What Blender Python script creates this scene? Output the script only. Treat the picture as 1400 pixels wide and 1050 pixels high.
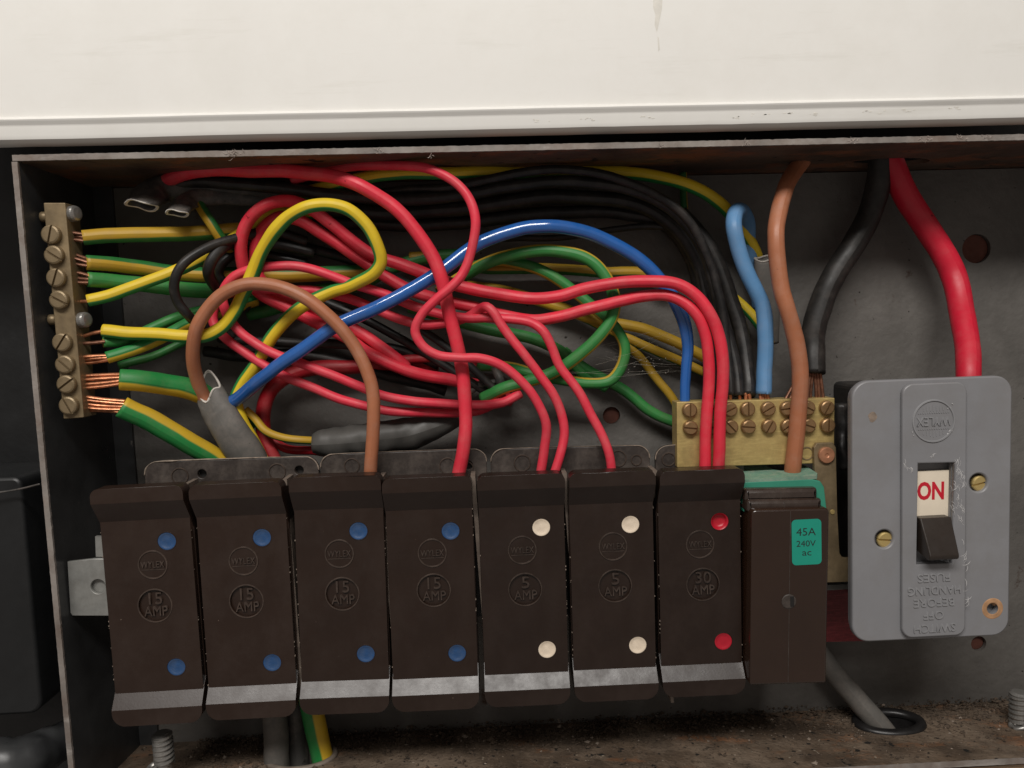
import bpy, bmesh, math, random
from math import sin, cos, pi, radians, hypot, atan2
from mathutils import Vector, Matrix, noise
random.seed(7)
for o in list(bpy.data.objects): bpy.data.objects.remove(o)
SC = bpy.context.scene
COL = SC.collection
S = 0.001                      # everything below is written in millimetres

# ------------------------------------------------------------------ camera
# world: X right, Y into the wall (0 = front rim of the box), Z up
FPX, PITCH, YAW, ROLL, DIST = 1050.0, radians(4.4), radians(1.6), radians(2.4), 245.0
FW = Vector((sin(YAW)*cos(PITCH), cos(YAW)*cos(PITCH), -sin(PITCH)))
R0 = Vector((cos(YAW), -sin(YAW), 0)); U0 = R0.cross(FW)
RT = R0*cos(ROLL) - U0*sin(ROLL); UP = U0*cos(ROLL) + R0*sin(ROLL)
CAM = -FW*DIST
cd = bpy.data.cameras.new('camera'); cam = bpy.data.objects.new('camera', cd); COL.objects.link(cam)
m = Matrix((RT, UP, -FW)).transposed().to_4x4(); m.translation = CAM*S
cam.matrix_world = m
cd.sensor_width = 36; cd.lens = FPX/1400*36; cd.clip_start = 0.01; cd.clip_end = 20
SC.camera = cam
# ------------------------------------------------------------------ light
w = bpy.data.worlds.new('World'); SC.world = w; w.use_nodes = True
w.node_tree.nodes['Background'].inputs[0].default_value = (1.0, 0.90, 0.82, 1)
w.node_tree.nodes['Background'].inputs[1].default_value = 0.21
ld = bpy.data.lights.new('ceiling_lamp', 'AREA'); ld.shape = 'RECTANGLE'; ld.size = 0.75; ld.size_y = 0.18; ld.energy = 9.6
ld.color = (1.0, 0.965, 0.92)
lo = bpy.data.objects.new('ceiling_lamp', ld); COL.objects.link(lo)
LP = Vector((-110, -690, 690))*S; LT = Vector((10, 0, 0))*S
lo.location = LP; lo.rotation_euler = (LT-LP).to_track_quat('-Z', 'Y').to_euler()
SC.render.engine = 'CYCLES'
vs = SC.view_settings; vs.view_transform = 'Standard'; vs.look = 'None'; vs.exposure = 0; vs.gamma = 1; vs.use_curve_mapping = False

# ------------------------------------------------------------------ helpers
def P(px, py, Y):
    """point (mm) seen at that pixel, at depth Y"""
    d = FW + RT*((px-700)/FPX) - UP*((py-525)/FPX)
    return CAM + d*((Y-CAM.y)/d.y)
def mm(px, Y): return px*(DIST+Y)/FPX
WL = {}
def thing(name, label, cat, loc, group=None):
    o = bpy.data.objects.new(name, None); COL.objects.link(o); o.empty_display_size = .01
    o.location = Vector(loc)*S; WL[o] = Vector(loc)
    tag(o, label, cat, group); return o
def tag(o, label, cat, group=None):
    o['label'] = label; o['category'] = cat
    if group: o['group'] = group
def finish(name, me, mats, parent=None, smooth=None, bevel=0, kind=None, shift=None):
    """me has world mm coordinates"""
    base = WL[parent] if parent else Vector((0, 0, 0))
    if shift is not None: base = Vector(shift)
    me.transform(Matrix.Scale(S, 4) @ Matrix.Translation(-base))
    me.name = name
    if not isinstance(mats, (list, tuple)): mats = [mats]
    if len(me.materials): me.materials.clear()
    for x in mats: me.materials.append(x)
    o = bpy.data.objects.new(name, me); COL.objects.link(o)
    if shift is not None and not parent: o.location = Vector(shift)*S
    if parent: o.parent = parent
    WL[o] = base
    if smooth: me.shade_smooth()
    if bevel:
        b = o.modifiers.new('b', 'BEVEL'); b.width = bevel*S; b.segments = 2; b.limit_method = 'ANGLE'; b.angle_limit = radians(28)
        me.shade_smooth()
        b.harden_normals = True
    if kind: o['kind'] = kind
    me.update(); return o
def mesh_of(v, f, mi=None):
    me = bpy.data.meshes.new('m'); me.from_pydata([tuple(a) for a in v], [], f)
    if mi:
        for p, i in zip(me.polygons, mi): p.material_index = i
    return me
def fixn(me):
    bm = bmesh.new(); bm.from_mesh(me); bmesh.ops.recalc_face_normals(bm, faces=bm.faces); bm.to_mesh(me); bm.free(); return me
def prism(pts, y0, y1):
    """polygon of (x, z) extruded from y0 to y1; front cap gets material 1 when there is one"""
    n = len(pts); v = [(x, y0, z) for x, z in pts] + [(x, y1, z) for x, z in pts]
    f = [list(range(n)), list(range(2*n-1, n-1, -1))] + [[i, i+n, (i+1) % n+n, (i+1) % n] for i in range(n)]
    return fixn(mesh_of(v, f, [1]+[0]*(n+1)))
def boxm(x0, x1, y0, y1, z0, z1): return prism([(x0, z0), (x1, z0), (x1, z1), (x0, z1)], y0, y1)
def join(ms):
    bm = bmesh.new()
    for q in ms: bm.from_mesh(q)
    me = bpy.data.meshes.new('m'); bm.to_mesh(me); bm.free(); return me
def rrect(x0, x1, z0, z1, r, n=6):
    """rounded rectangle; r one number or (bl, br, tr, tl)"""
    if not isinstance(r, (tuple, list)): r = (r,)*4
    out = []
    for (cx, cz, a, q) in ((x0, z0, pi, r[0]), (x1, z0, 1.5*pi, r[1]), (x1, z1, 0, r[2]), (x0, z1, .5*pi, r[3])):
        ox = cx+q if cx == x0 else cx-q; oz = cz+q if cz == z0 else cz-q
        if q < .01: out.append((cx, cz)); continue
        for i in range(n+1):
            t = a+i/n*pi/2; out.append((ox+q*cos(t), oz+q*sin(t)))
    return out
def circ(cx, cz, r, n=28): return [(cx+r*cos(2*pi*i/n), cz+r*sin(2*pi*i/n)) for i in range(n)]
def ccurve(name, loops, ext, bev=0):
    cu = bpy.data.curves.new(name, 'CURVE'); cu.dimensions = '2D'; cu.fill_mode = 'BOTH'
    for L in loops:
        s = cu.splines.new('POLY'); s.points.add(len(L)-1)
        for p, q in zip(s.points, L): p.co = (q[0], q[1], 0, 1)
        s.use_cyclic_u = True
    cu.extrude = ext; cu.bevel_depth = bev; cu.bevel_resolution = 1
    if bev: cu.offset = -bev
    o = bpy.data.objects.new(name, cu); me = bpy.data.meshes.new_from_object(o)
    bpy.data.objects.remove(o); bpy.data.curves.remove(cu); return me
def plate(loops, y0, y1, bev=0):
    """outline (x, z) with holes, from y0 (front) to y1"""
    t = (y1-y0)/2
    me = ccurve('p', loops, max(t-bev, .001), bev)
    mid = (y0+y1)/2
    me.transform(Matrix(((1, 0, 0, 0), (0, 0, -1, mid), (0, 1, 0, 0), (0, 0, 0, 1))))
    return me
def quad(c, Y):
    """map from (u, v) mm on a four-cornered px patch (tl, tr, br, bl)"""
    a, b, d, e = [P(x, y, Y) for x, y in c]
    W = ((b-a).length+(d-e).length)/2; H = ((e-a).length+(d-b).length)/2
    cen = (a+b+d+e)/4; X = ((b-a)+(d-e)).normalized(); ang = atan2(X.z, X.x)
    def f(u, v): return (cen.x+u*cos(ang)-v*sin(ang), cen.z+u*sin(ang)+v*cos(ang))
    return f, W, H, cen, ang
def text(s, width, height, ext, cx, cz, y, ang=0, bold=0, spacing=1.0):
    cu = bpy.data.curves.new('t', 'FONT'); cu.body = s; cu.extrude = .02; cu.offset = bold; cu.space_character = spacing
    cu.align_x = 'CENTER'; cu.resolution_u = 3
    o = bpy.data.objects.new('t', cu); me = bpy.data.meshes.new_from_object(o)
    bpy.data.objects.remove(o); bpy.data.curves.remove(cu)
    xs = [v.co.x for v in me.vertices]; ys = [v.co.y for v in me.vertices]; zs = [v.co.z for v in me.vertices]
    x0, x1, y0, y1 = min(xs), max(xs), min(ys), max(ys); zr = max(zs)-min(zs)
    ca, sa = cos(ang), sin(ang)
    for v in me.vertices:
        u = (v.co.x-(x0+x1)/2)/(x1-x0)*width; q = (v.co.y-(y0+y1)/2)/(y1-y0)*height; k = (v.co.z-min(zs))/zr
        v.co = (cx+u*ca-q*sa, y-k*ext, cz+u*sa+q*ca)
    return me
def ring(cx, cz, r, t, y, h, n=40):
    """flat raised ring facing the viewer"""
    v = []; f = []
    pr = ((r-t, y), (r-t*.6, y-h), (r+t*.6, y-h), (r+t, y))
    for i in range(n):
        a = 2*pi*i/n
        for q, yy in pr: v.append((cx+q*cos(a), yy, cz+q*sin(a)))
    for i in range(n):
        j = (i+1) % n
        for k in range(3): f.append([i*4+k, j*4+k, j*4+k+1, i*4+k+1])
    return fixn(mesh_of(v, f))
def lathe(prof, c, axis, n=24):
    """prof = (radius, along) pairs, about axis from c"""
    ax = Vector(axis).normalized(); e1 = ax.orthogonal().normalized(); e2 = ax.cross(e1); c = Vector(c)
    v = []; f = []; k = len(prof)
    for i in range(n):
        a = 2*pi*i/n
        for r, h in prof: v.append(c+ax*h+(e1*cos(a)+e2*sin(a))*r)
    for i in range(n):
        j = (i+1) % n
        for q in range(k-1): f.append([i*k+q, j*k+q, j*k+q+1, i*k+q+1])
    f.append([i*k for i in range(n)][::-1]); f.append([i*k+k-1 for i in range(n)])
    return fixn(mesh_of(v, f))
def catmull(pts, step=1.0):
    """pts: vectors of x,y,z,w"""
    n = len(pts); out = []
    g = lambda i: pts[i] if 0 <= i < n else (pts[0]*2-pts[1] if i < 0 else pts[-1]*2-pts[-2])
    for i in range(n-1):
        p0, p1, p2, p3 = g(i-1), g(i), g(i+1), g(i+2)
        t0 = 0; d = lambda a, b: max((a.xyz-b.xyz).length, .05)**.5
        t1 = t0+d(p0, p1); t2 = t1+d(p1, p2); t3 = t2+d(p2, p3)
        k = max(2, int((p2.xyz-p1.xyz).length/step))
        for s in range(k):
            t = t1+(t2-t1)*s/k
            a1 = p0*((t1-t)/(t1-t0))+p1*((t-t0)/(t1-t0)); a2 = p1*((t2-t)/(t2-t1))+p2*((t-t1)/(t2-t1)); a3 = p2*((t3-t)/(t3-t2))+p3*((t-t2)/(t3-t2))
            b1 = a1*((t2-t)/(t2-t0))+a2*((t-t0)/(t2-t0)); b2 = a2*((t3-t)/(t3-t1))+a3*((t-t1)/(t3-t1))
            out.append(b1*((t2-t)/(t2-t1))+b2*((t-t1)/(t2-t1)))
    out.append(pts[-1]); return out
def sweep(pp, n=14, flat=1.0, twist=(0, 0), hollow=0, jit=0, slant=0):
    """tube along sampled vectors (x,y,z,radius); uv.x = angle from the viewer's side plus twist"""
    v = []; f = []; uv = []; mi = []; m_ = len(pp); L = [0]
    for i in range(1, m_): L.append(L[-1]+(pp[i].xyz-pp[i-1].xyz).length)
    prev = None
    sd = random.uniform(0, 99)
    for i, p in enumerate(pp):
        t = (pp[min(i+1, m_-1)].xyz-pp[max(i-1, 0)].xyz).normalized()
        ref = Vector((0, -1, 0)); n1 = ref-t*ref.dot(t)
        if n1.length < .35 and prev is not None: n1 = prev-t*prev.dot(t)
        n1.normalize(); prev = n1; n2 = t.cross(n1)
        tw = (twist[0]+(twist[1]-twist[0])*L[i]/max(L[-1], .01))/360
        for k in range(n+1):
            a = 2*pi*k/n; rr = p.w
            if jit: rr *= 1+jit*noise.noise(Vector((L[i]*.25+sd, cos(a)*1.2, sin(a)*1.2)))
            v.append(p.xyz+(n1*cos(a)*flat+n2*sin(a))*rr+t*(slant*(.5+.5*cos(a)+.18*sin(a*3))*max(0, 1-i/14))); uv.append((k/n-tw, L[i]))
    q = n+1
    for i in range(m_-1):
        for k in range(n): f.append([i*q+k, i*q+k+1, (i+1)*q+k+1, (i+1)*q+k]); mi.append(0)
    if hollow:                       # open first end: white cut rim and an inner wall
        b0 = len(v); c0 = pp[0].xyz
        for dep in (0, min(8, m_-1)):
            for k in range(n+1):
                c = sum((v[dep*q+j] for j in range(n)), Vector((0, 0, 0)))/n; v.append(c+(v[dep*q+k]-c)*hollow); uv.append((k/n, L[dep]))
        for k in range(n):
            f.append([k, b0+k, b0+k+1, k+1]); mi.append(1)
            f.append([b0+k, b0+q+k, b0+q+k+1, b0+k+1]); mi.append(0)
        f.append([b0+q+k for k in range(n)]); mi.append(0)
    else:
        f.append([k for k in range(n)][::-1]); mi.append(0)
    f.append([(m_-1)*q+k for k in range(n)]); mi.append(0)
    me = mesh_of(v, f, mi)
    ul = me.uv_layers.new(name='UVMap')
    for lp in me.loops: ul.data[lp.index].uv = uv[lp.vertex_index]
    me.shade_smooth(); return fixn(me)

# ------------------------------------------------------------------ materials
def newmat(name):
    a = bpy.data.materials.new(name); a.use_nodes = True
    return a, a.node_tree.nodes, a.node_tree.links, a.node_tree.nodes['Principled BSDF']
def nz(N, L, co, scale, detail=4, rough=.6, stretch=None):
    if stretch:
        mp = N.new('ShaderNodeMapping'); mp.inputs['Scale'].default_value = stretch; L.new(co, mp.inputs[0]); co = mp.outputs[0]
    t = N.new('ShaderNodeTexNoise'); t.inputs['Scale'].default_value = scale; t.inputs['Detail'].default_value = detail
    t.inputs['Roughness'].default_value = rough; L.new(co, t.inputs['Vector']); return t.outputs[0]
def ramp(N, L, x, a, b, ca=(0, 0, 0, 1), cb=(1, 1, 1, 1)):
    r = N.new('ShaderNodeValToRGB'); e = r.color_ramp.elements
    e[0].position = a; e[1].position = b; e[0].color = ca; e[1].color = cb; L.new(x, r.inputs[0]); return r.outputs[0]
def mix(N, L, fac, a, b):
    q = N.new('ShaderNodeMix'); q.data_type = 'RGBA'
    for s, x in ((0, fac), (6, a), (7, b)):
        if isinstance(x, (int, float)): q.inputs[s].default_value = x
        elif isinstance(x, tuple): q.inputs[s].default_value = x if len(x) == 4 else (*x, 1)
        else: L.new(x, q.inputs[s])
    return q.outputs[2]
def bump(N, L, B, h, strength, dist):
    b = N.new('ShaderNodeBump'); b.inputs['Strength'].default_value = strength; b.inputs['Distance'].default_value = dist*S
    L.new(h, b.inputs['Height']); L.new(b.outputs[0], B.inputs['Normal'])
def coords(N): return N.new('ShaderNodeTexCoord').outputs['Object']
def mat(name, col, rough=.45, metal=0, var=.25, vs_=180, spots=None, dust=None, bmp=None, spec=.5, rv=.12, coat=0, streak=None):
    """plain surface: tone variation, optional spots (colour, scale, threshold), dust (colour, amount), bump (scale, strength, dist)"""
    a, N, L, B = newmat(name); co = coords(N)
    n = nz(N, L, co, vs_, 5)
    c = mix(N, L, ramp(N, L, n, .3, .72), tuple(x*(1-var) for x in col), tuple(min(1, x*(1+var)) for x in col))
    if streak:
        s = nz(N, L, co, streak[1], 6, .7, streak[2]); c = mix(N, L, ramp(N, L, s, streak[3], streak[3]+.12), c, streak[0])
    if dust:
        d = nz(N, L, co, dust[2] if len(dust) > 2 else 90, 8, .75)
        dm = N.new('ShaderNodeMath'); dm.operation = 'MULTIPLY'; L.new(ramp(N, L, d, .45, .75), dm.inputs[0]); dm.inputs[1].default_value = dust[1]
        c = mix(N, L, dm.outputs[0], c, dust[0])
    for sp in (spots or []):
        s = nz(N, L, co, sp[1], 3, .5); c = mix(N, L, ramp(N, L, s, sp[2], sp[2]+.03), c, sp[0])
    L.new(c, B.inputs['Base Color'])
    r = nz(N, L, co, vs_*2.3, 6, .7)
    L.new(ramp(N, L, r, .25, .8, (max(0, rough-rv),)*3+(1,), (min(1, rough+rv),)*3+(1,)), B.inputs['Roughness'])
    B.inputs['Metallic'].default_value = metal; B.inputs['Specular IOR Level'].default_value = spec
    B.inputs['Coat Weight'].default_value = coat
    if bmp: bump(N, L, B, nz(N, L, co, bmp[0], 4, .6), bmp[1], bmp[2])
    return a
def pvc(name, col, rough=.42, dusty=.12, spec=.5, coat=0):
    return mat(name, col, rough+.08 if not coat else rough, var=.10, vs_=90, dust=((.42, .34, .29), dusty*1.6, 130), spots=[(tuple(c_*.45 for c_ in col), 300, .74)], bmp=(900, .25 if not coat else .08, .08), spec=spec*.8, coat=coat)
M = {}
M['white_paint'] = mat('white_paint', (.765, .752, .718), .55, var=.025, vs_=14, dust=((.66, .64, .59), .35, 30), streak=((.715, .70, .66), 22, (.6, 1, 6), .56), spots=[((.45, .40, .34), 160, .78)], bmp=(120, .1, .15), spec=.3)
M['black_paint'] = mat('black_paint', (.036, .037, .038), .36, var=.4, vs_=60, spots=[((.12, .11, .10), 330, .755)], bmp=(260, .25, .12))
M['wall_black'] = mat('wall_black', (.008, .0085, .009), .42, var=.4, vs_=40, spots=[((.15, .13, .11), 210, .77)], bmp=(60, .5, .8))
M['case_grey'] = mat('case_grey', (.0085, .009, .0095), .5, var=.3, vs_=40, spots=[((.14, .12, .11), 260, .76)])
M['rim'] = mat('rim', (.23, .205, .185), .65, metal=.1, var=.35, vs_=90, dust=((.13, .075, .05), .8, 60), streak=((.34, .31, .285), 120, (.3, 1, 1), .56), bmp=(500, .4, .2))
def hammered():
    a, N, L, B = newmat('hammered_grey'); co = coords(N)
    n = nz(N, L, co, 55, 5)
    c = mix(N, L, ramp(N, L, n, .3, .7), (.100, .093, .085), (.145, .135, .124))
    c = mix(N, L, ramp(N, L, nz(N, L, co, 420, 3, .5), .70, .74), c, (.014, .010, .008))
    c = mix(N, L, ramp(N, L, nz(N, L, co, 60, 7, .75), .62, .72), c, (.050, .024, .014))
    L.new(c, B.inputs['Base Color']); B.inputs['Roughness'].default_value = .5; B.inputs['Specular IOR Level'].default_value = .35
    h = nz(N, L, co, 330, 3, .55); bump(N, L, B, h, .55, .6)
    return a
M['hammered'] = hammered()
M['rusty_steel'] = mat('rusty_steel', (.085, .052, .034), .6, var=.5, vs_=45, streak=((.20, .07, .028), 40, (1, 2, 1), .50), spots=[((.012, .009, .008), 210, .66)], dust=((.16, .12, .09), .35, 150), bmp=(500, .6, .3))
M['floor_steel'] = mat('floor_steel', (.085, .058, .038), .7, var=.5, vs_=60, streak=((.20, .085, .035), 30, (1, 2, 1), .55), spots=[((.012, .010, .008), 330, .64), ((.30, .25, .19), 420, .70)], dust=((.34, .26, .19), .85, 22), bmp=(700, .9, .6))
M['bakelite'] = mat('bakelite', (.0215, .0112, .0074), .36, var=.14, vs_=50, spots=[((.16, .12, .09), 640, .80)], dust=((.09, .07, .058), .10, 60), bmp=(1300, .22, .06), spec=.5)
M['bakelite_dusty'] = mat('bakelite_dusty', (.034, .026, .022), .5, var=.3, vs_=70, dust=((.20, .165, .14), .45, 120), bmp=(900, .3, .1))
M['bakelite_worn'] = mat('bakelite_worn', (.050, .035, .027), .36, var=.3, vs_=200, dust=((.16, .12, .10), .4, 400))
M['rib'] = mat('rib', (.15, .115, .092), .6, var=.4, vs_=200, dust=((.28, .23, .18), .5, 160))
M['dust_edge'] = mat('dust_edge', (.24, .19, .15), .8, var=.4, vs_=500, bmp=(1500, .8, .2))
M['breaker'] = mat('breaker', (.024, .0110, .0062), .26, var=.12, vs_=50, spots=[((.14, .11, .09), 640, .80)], bmp=(1200, .12, .05), coat=.4)
M['breaker_gloss'] = mat('breaker_gloss', (.030, .018, .013), .24, var=.2, vs_=60, dust=((.12, .10, .085), .35, 120), bmp=(600, .2, .1), coat=1.0)
M['green_base'] = mat('green_base', (.035, .235, .155), .45, var=.10, vs_=90, bmp=(900, .2, .08))
M['green_dusty'] = mat('green_dusty', (.13, .26, .19), .75, var=.2, vs_=200, dust=((.34, .36, .28), .75, 260), bmp=(1200, .6, .15))
M['sticker'] = mat('sticker', (.008, .27, .19), .5, var=.05, vs_=120)
M['ink'] = mat('ink', (.012, .016, .015), .6, var=.1)
M['grey_plastic'] = mat('grey_plastic', (.225, .225, .236), .40, var=.09, vs_=22, dust=((.155, .14, .125), .45, 28), spots=[((.32, .31, .30), 500, .79)], bmp=(1500, .12, .05), spec=.45)
M['grey_relief'] = mat('grey_relief', (.25, .25, .258), .4, var=.1, vs_=100)
M['scuff'] = mat('scuff', (.50, .49, .49), .6, var=.25, vs_=600)
M['toggle'] = mat('toggle', (.026, .019, .015), .32, var=.15, vs_=90, bmp=(1200, .2, .06))
M['on_white'] = mat('on_white', (.80, .70, .56), .4, var=.05, vs_=120)
M['on_red'] = mat('on_red', (.55, .012, .03), .4, var=.05)
M['dark_plastic'] = mat('dark_plastic', (.012, .011, .010), .5, var=.3, vs_=80, dust=((.08, .06, .05), .3, 120))
M['brass'] = mat('brass', (.52, .385, .15), .45, metal=.4, var=.25, vs_=140, dust=((.26, .18, .08), .6, 130), bmp=(420, .3, .1), streak=((.60, .46, .18), 120, (1, 1, 9), .5))
M['brass_dull'] = mat('brass_dull', (.25, .185, .105), .48, metal=.45, var=.3, vs_=160, dust=((.11, .08, .05), .6, 120), bmp=(700, .3, .1))
M['screw_brass'] = mat('screw_brass', (.33, .20, .095), .36, metal=.6, var=.35, vs_=260, dust=((.16, .09, .045), .6, 200), bmp=(900, .4, .08))
M['steel'] = mat('steel', (.36, .35, .33), .36, metal=.7, var=.3, vs_=200, dust=((.16, .13, .11), .6, 140), bmp=(800, .3, .1))
M['zinc'] = mat('zinc', (.27, .27, .255), .48, metal=.35, var=.25, vs_=120, dust=((.15, .13, .11), .5, 100), bmp=(300, .4, .2))
M['copper'] = mat('copper', (.56, .23, .115), .36, metal=.7, var=.5, vs_=500, rv=.1)
M['copper_dark'] = mat('copper_dark', (.22, .10, .06), .42, metal=.6, var=.4, vs_=500)
M['rivet'] = mat('rivet', (.44, .20, .11), .45, metal=.4, var=.25, vs_=300, bmp=(700, .4, .1))
M['red'] = pvc('red_pvc', (.68, .030, .055), .40, .10)
M['pink'] = pvc('red_pvc_thin', (.68, .036, .065), .42, .12)
M['red_shaded'] = pvc('shaded_red_pvc', (.33, .006, .014), .42, .08)  # red insulation with the deep shade behind the tangle put into its colour
M['tail_red'] = pvc('tail_red_pvc', (.56, .012, .035), .40, .05)
M['brown'] = pvc('brown_pvc', (.37, .135, .065), .40, .12)
M['blue'] = pvc('blue_pvc', (.018, .105, .36), .15, .05, .7, .5)
M['light_blue'] = pvc('light_blue_pvc', (.105, .255, .47), .42, .10)
M['black'] = pvc('black_pvc', (.0105, .0100, .0098), .40, .05)
M['black_tail'] = pvc('black_tail_pvc', (.0135, .0120, .0108), .45, .05)
M['sheath'] = pvc('grey_sheath', (.115, .108, .098), .5, .15)
M['sheath_dark'] = pvc('dark_grey_sheath', (.052, .050, .047), .45, .2)
M['sheath_cut'] = mat('sheath_cut', (.56, .52, .47), .6, var=.15, vs_=400)
M['tape'] = mat('tape', (.066, .063, .058), .5, var=.2, vs_=60, bmp=(150, .25, .4), dust=((.12, .11, .10), .2, 120), spec=.35)
def gy(name, yel, grn, frac):
    a, N, L, B = newmat(name); co = coords(N)
    u = N.new('ShaderNodeUVMap'); sx = N.new('ShaderNodeSeparateXYZ'); L.new(u.outputs[0], sx.inputs[0])
    ad = N.new('ShaderNodeMath'); ad.operation = 'MULTIPLY_ADD'; L.new(nz(N, L, co, 60, 2), ad.inputs[0]); ad.inputs[1].default_value = .05; L.new(sx.outputs[0], ad.inputs[2])
    fr = N.new('ShaderNodeMath'); fr.operation = 'ADD'; L.new(ad.outputs[0], fr.inputs[0]); fr.inputs[1].default_value = 10.475
    fc = N.new('ShaderNodeMath'); fc.operation = 'FRACT'; L.new(fr.outputs[0], fc.inputs[0])
    sb = N.new('ShaderNodeMath'); sb.operation = 'SUBTRACT'; L.new(fc.outputs[0], sb.inputs[0]); sb.inputs[1].default_value = .5
    ab = N.new('ShaderNodeMath'); ab.operation = 'ABSOLUTE'; L.new(sb.outputs[0], ab.inputs[0])
    k = ramp(N, L, ab.outputs[0], frac/2-.012, frac/2+.012, (1, 1, 1, 1), (0, 0, 0, 1))
    c = mix(N, L, k, yel, grn)
    dm = N.new('ShaderNodeMath'); dm.operation = 'MULTIPLY'; L.new(ramp(N, L, nz(N, L, co, 200, 7, .7), .45, .8), dm.inputs[0]); dm.inputs[1].default_value = .22
    c = mix(N, L, dm.outputs[0], c, (.25, .19, .12))
    L.new(c, B.inputs['Base Color']); B.inputs['Roughness'].default_value = .5; B.inputs['Specular IOR Level'].default_value = .4
    bump(N, L, B, nz(N, L, co, 900, 3), .25, .08); return a
# frac = share of the circumference that is green, centred on the side facing the viewer before twist
M['gy'] = gy('green_yellow_pvc', (.70, .50, .022), (.016, .20, .045), .40)
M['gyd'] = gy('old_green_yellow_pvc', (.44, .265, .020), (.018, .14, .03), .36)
M['gyh'] = gy('half_green_yellow_pvc', (.56, .36, .022), (.016, .20, .045), .5)
M['gyg'] = gy('green_with_yellow_pvc', (.48, .31, .03), (.030, .20, .045), .66)
M['dirt'] = mat('dirt', (.075, .052, .035), .9, var=.6, vs_=900, bmp=(1500, .6, .2))
M['fluff'] = mat('fluff', (.55, .47, .42), .9)
M['web'] = mat('web', (.5, .46, .4), .6)
M['fibre_red'] = mat('fibre_red', (.14, .012, .016), .6, var=.3, vs_=700, streak=((.23, .03, .035), 500, (.15, 1, 3), .5), bmp=(900, .6, .2))
M['stain'] = mat('stain', (.64, .615, .56), .5, var=.15, vs_=200)
M['wood'] = mat('wood', (.36, .25, .155), .6, var=.2, vs_=60, streak=((.28, .18, .1), 60, (1, 1, 8), .5))
M['plug_blue'] = mat('plug_blue', (.018, .062, .165), .42, var=.15, vs_=400, dust=((.10, .12, .15), .5, 260), spots=[((.012, .016, .03), 700, .72)], bmp=(500, .6, .2))
M['plug_white'] = mat('plug_white', (.78, .66, .52), .45, var=.12, vs_=300, dust=((.5, .38, .26), .5, 260), bmp=(500, .6, .2))
M['plug_red'] = mat('plug_red', (.42, .010, .025), .35, var=.1, vs_=400, bmp=(700, .3, .1))
M['hole'] = mat('hole', (.10, .032, .020), .8, var=.3)
M['grommet'] = mat('grommet', (.011, .010, .010), .4, var=.2)
M['grommet_pale'] = mat('grommet_pale', (.16, .13, .105), .6, var=.3, vs_=200, dust=((.3, .25, .2), .5, 140))
M['worn_hole'] = mat('worn_hole', (.42, .235, .12), .6, var=.3, vs_=300)
M['filled'] = mat('filled', (.24, .185, .145), .6, var=.3, vs_=500)

# ------------------------------------------------------------------ the setting
# black wall behind everything
BY = 45.0
ob = finish('wall', boxm(-420, 420, 54, 60, -330, 330), M['wall_black']); ob['kind'] = 'structure'

# white panel above
def zpx(px, py, Y): return P(px, py, Y).z
PF = -1.6
aL, aR = P(0, 196, PF), P(1400, 165, PF)
def panel():
    dx = (aR-aL); sl = dx.z/dx.x; x0, x1 = aL.x-60, aR.x+60; zb0 = aL.z-60*sl
    # profile (y, dz above the bottom edge): rounded bottom, flat strip, small raised bead, main face
    h = lambda p: (P(700, p, PF).z-P(700, 181.5, PF).z); g0 = PF+9.2
    pr = [(-3, 0.2), (-5.5, 0), (-7.6, .35), (-8.8, 1.1), (-9.2, 2.2), (-9.2, h(160)), (-9.4, h(157)), (-10.1, h(154)), (-10.3, h(151)), (-9.9, h(148.5)), (-9.0, h(147)), (-8.8, h(146)), (-8.8, 170), (-3, 170)]
    v = []; f = []; n = len(pr); K = 60
    for i in range(K+1):
        t = i/K; x = x0+(x1-x0)*t; z = zb0+sl*(x-x0)
        wob = .18*noise.noise(Vector((x*.02, 3, 0)))
        for j, (y, d) in enumerate(pr): v.append((x, y+g0+wob*.6, z+d+wob+.12*noise.noise(Vector((x*.12, j, 2)))))
    for i in range(K):
        for j in range(n):
            k = (j+1) % n; f.append([i*n+j, i*n+k, (i+1)*n+k, (i+1)*n+j])
    f.append(list(range(n))[::-1]); f.append([K*n+j for j in range(n)])
    return fixn(mesh_of(v, f))
root = thing('white_panel', 'white painted metal panel with a beaded lower edge above the open box', 'panel', P(700, 180, PF))
ob = finish('sheet', panel(), M['white_paint'], root, smooth=True)
bm_ = ob.modifiers.new('e', 'EDGE_SPLIT'); bm_.split_angle = radians(35)
def blotch(pts, Y, y1): return prism([(P(x, y, Y).x, P(x, y, Y).z) for x, y in pts], Y, y1)
finish('drip_stain', blotch([(893, -6), (906, -6), (905, 12), (903, 22), (900, 36), (898, 44), (895, 34), (896, 20), (893, 10)], PF+.34, PF+.5), M['stain'], root)
finish('drip_stain', blotch([(899, 50), (901, 52), (902, 68), (900, 70)], PF+.34, PF+.5), M['stain'], root)
sc_ = []
for (x, y, l) in ((1010, 161, 20), (1040, 157, 30), (1075, 155, 14), (1110, 156, 10), (1195, 153, 34), (1240, 151, 22), (1300, 148, 30), (740, 165, 26), (800, 163, 18), (880, 160, 20)):
    for q in range(6):
        xx = x+random.uniform(-.5, .5)*l; yy = y+random.uniform(-2, 2); ll = random.uniform(1.5, 5); sc_.append(blotch([(xx, yy), (xx+ll, yy-.8), (xx+ll*1.3, yy+.2), (xx+ll*.4, yy+.9)], PF-.06, PF+.1))
o_ = finish('scratches', join(sc_), M['stain'], root); o_['kind'] = 'stuff'

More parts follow.
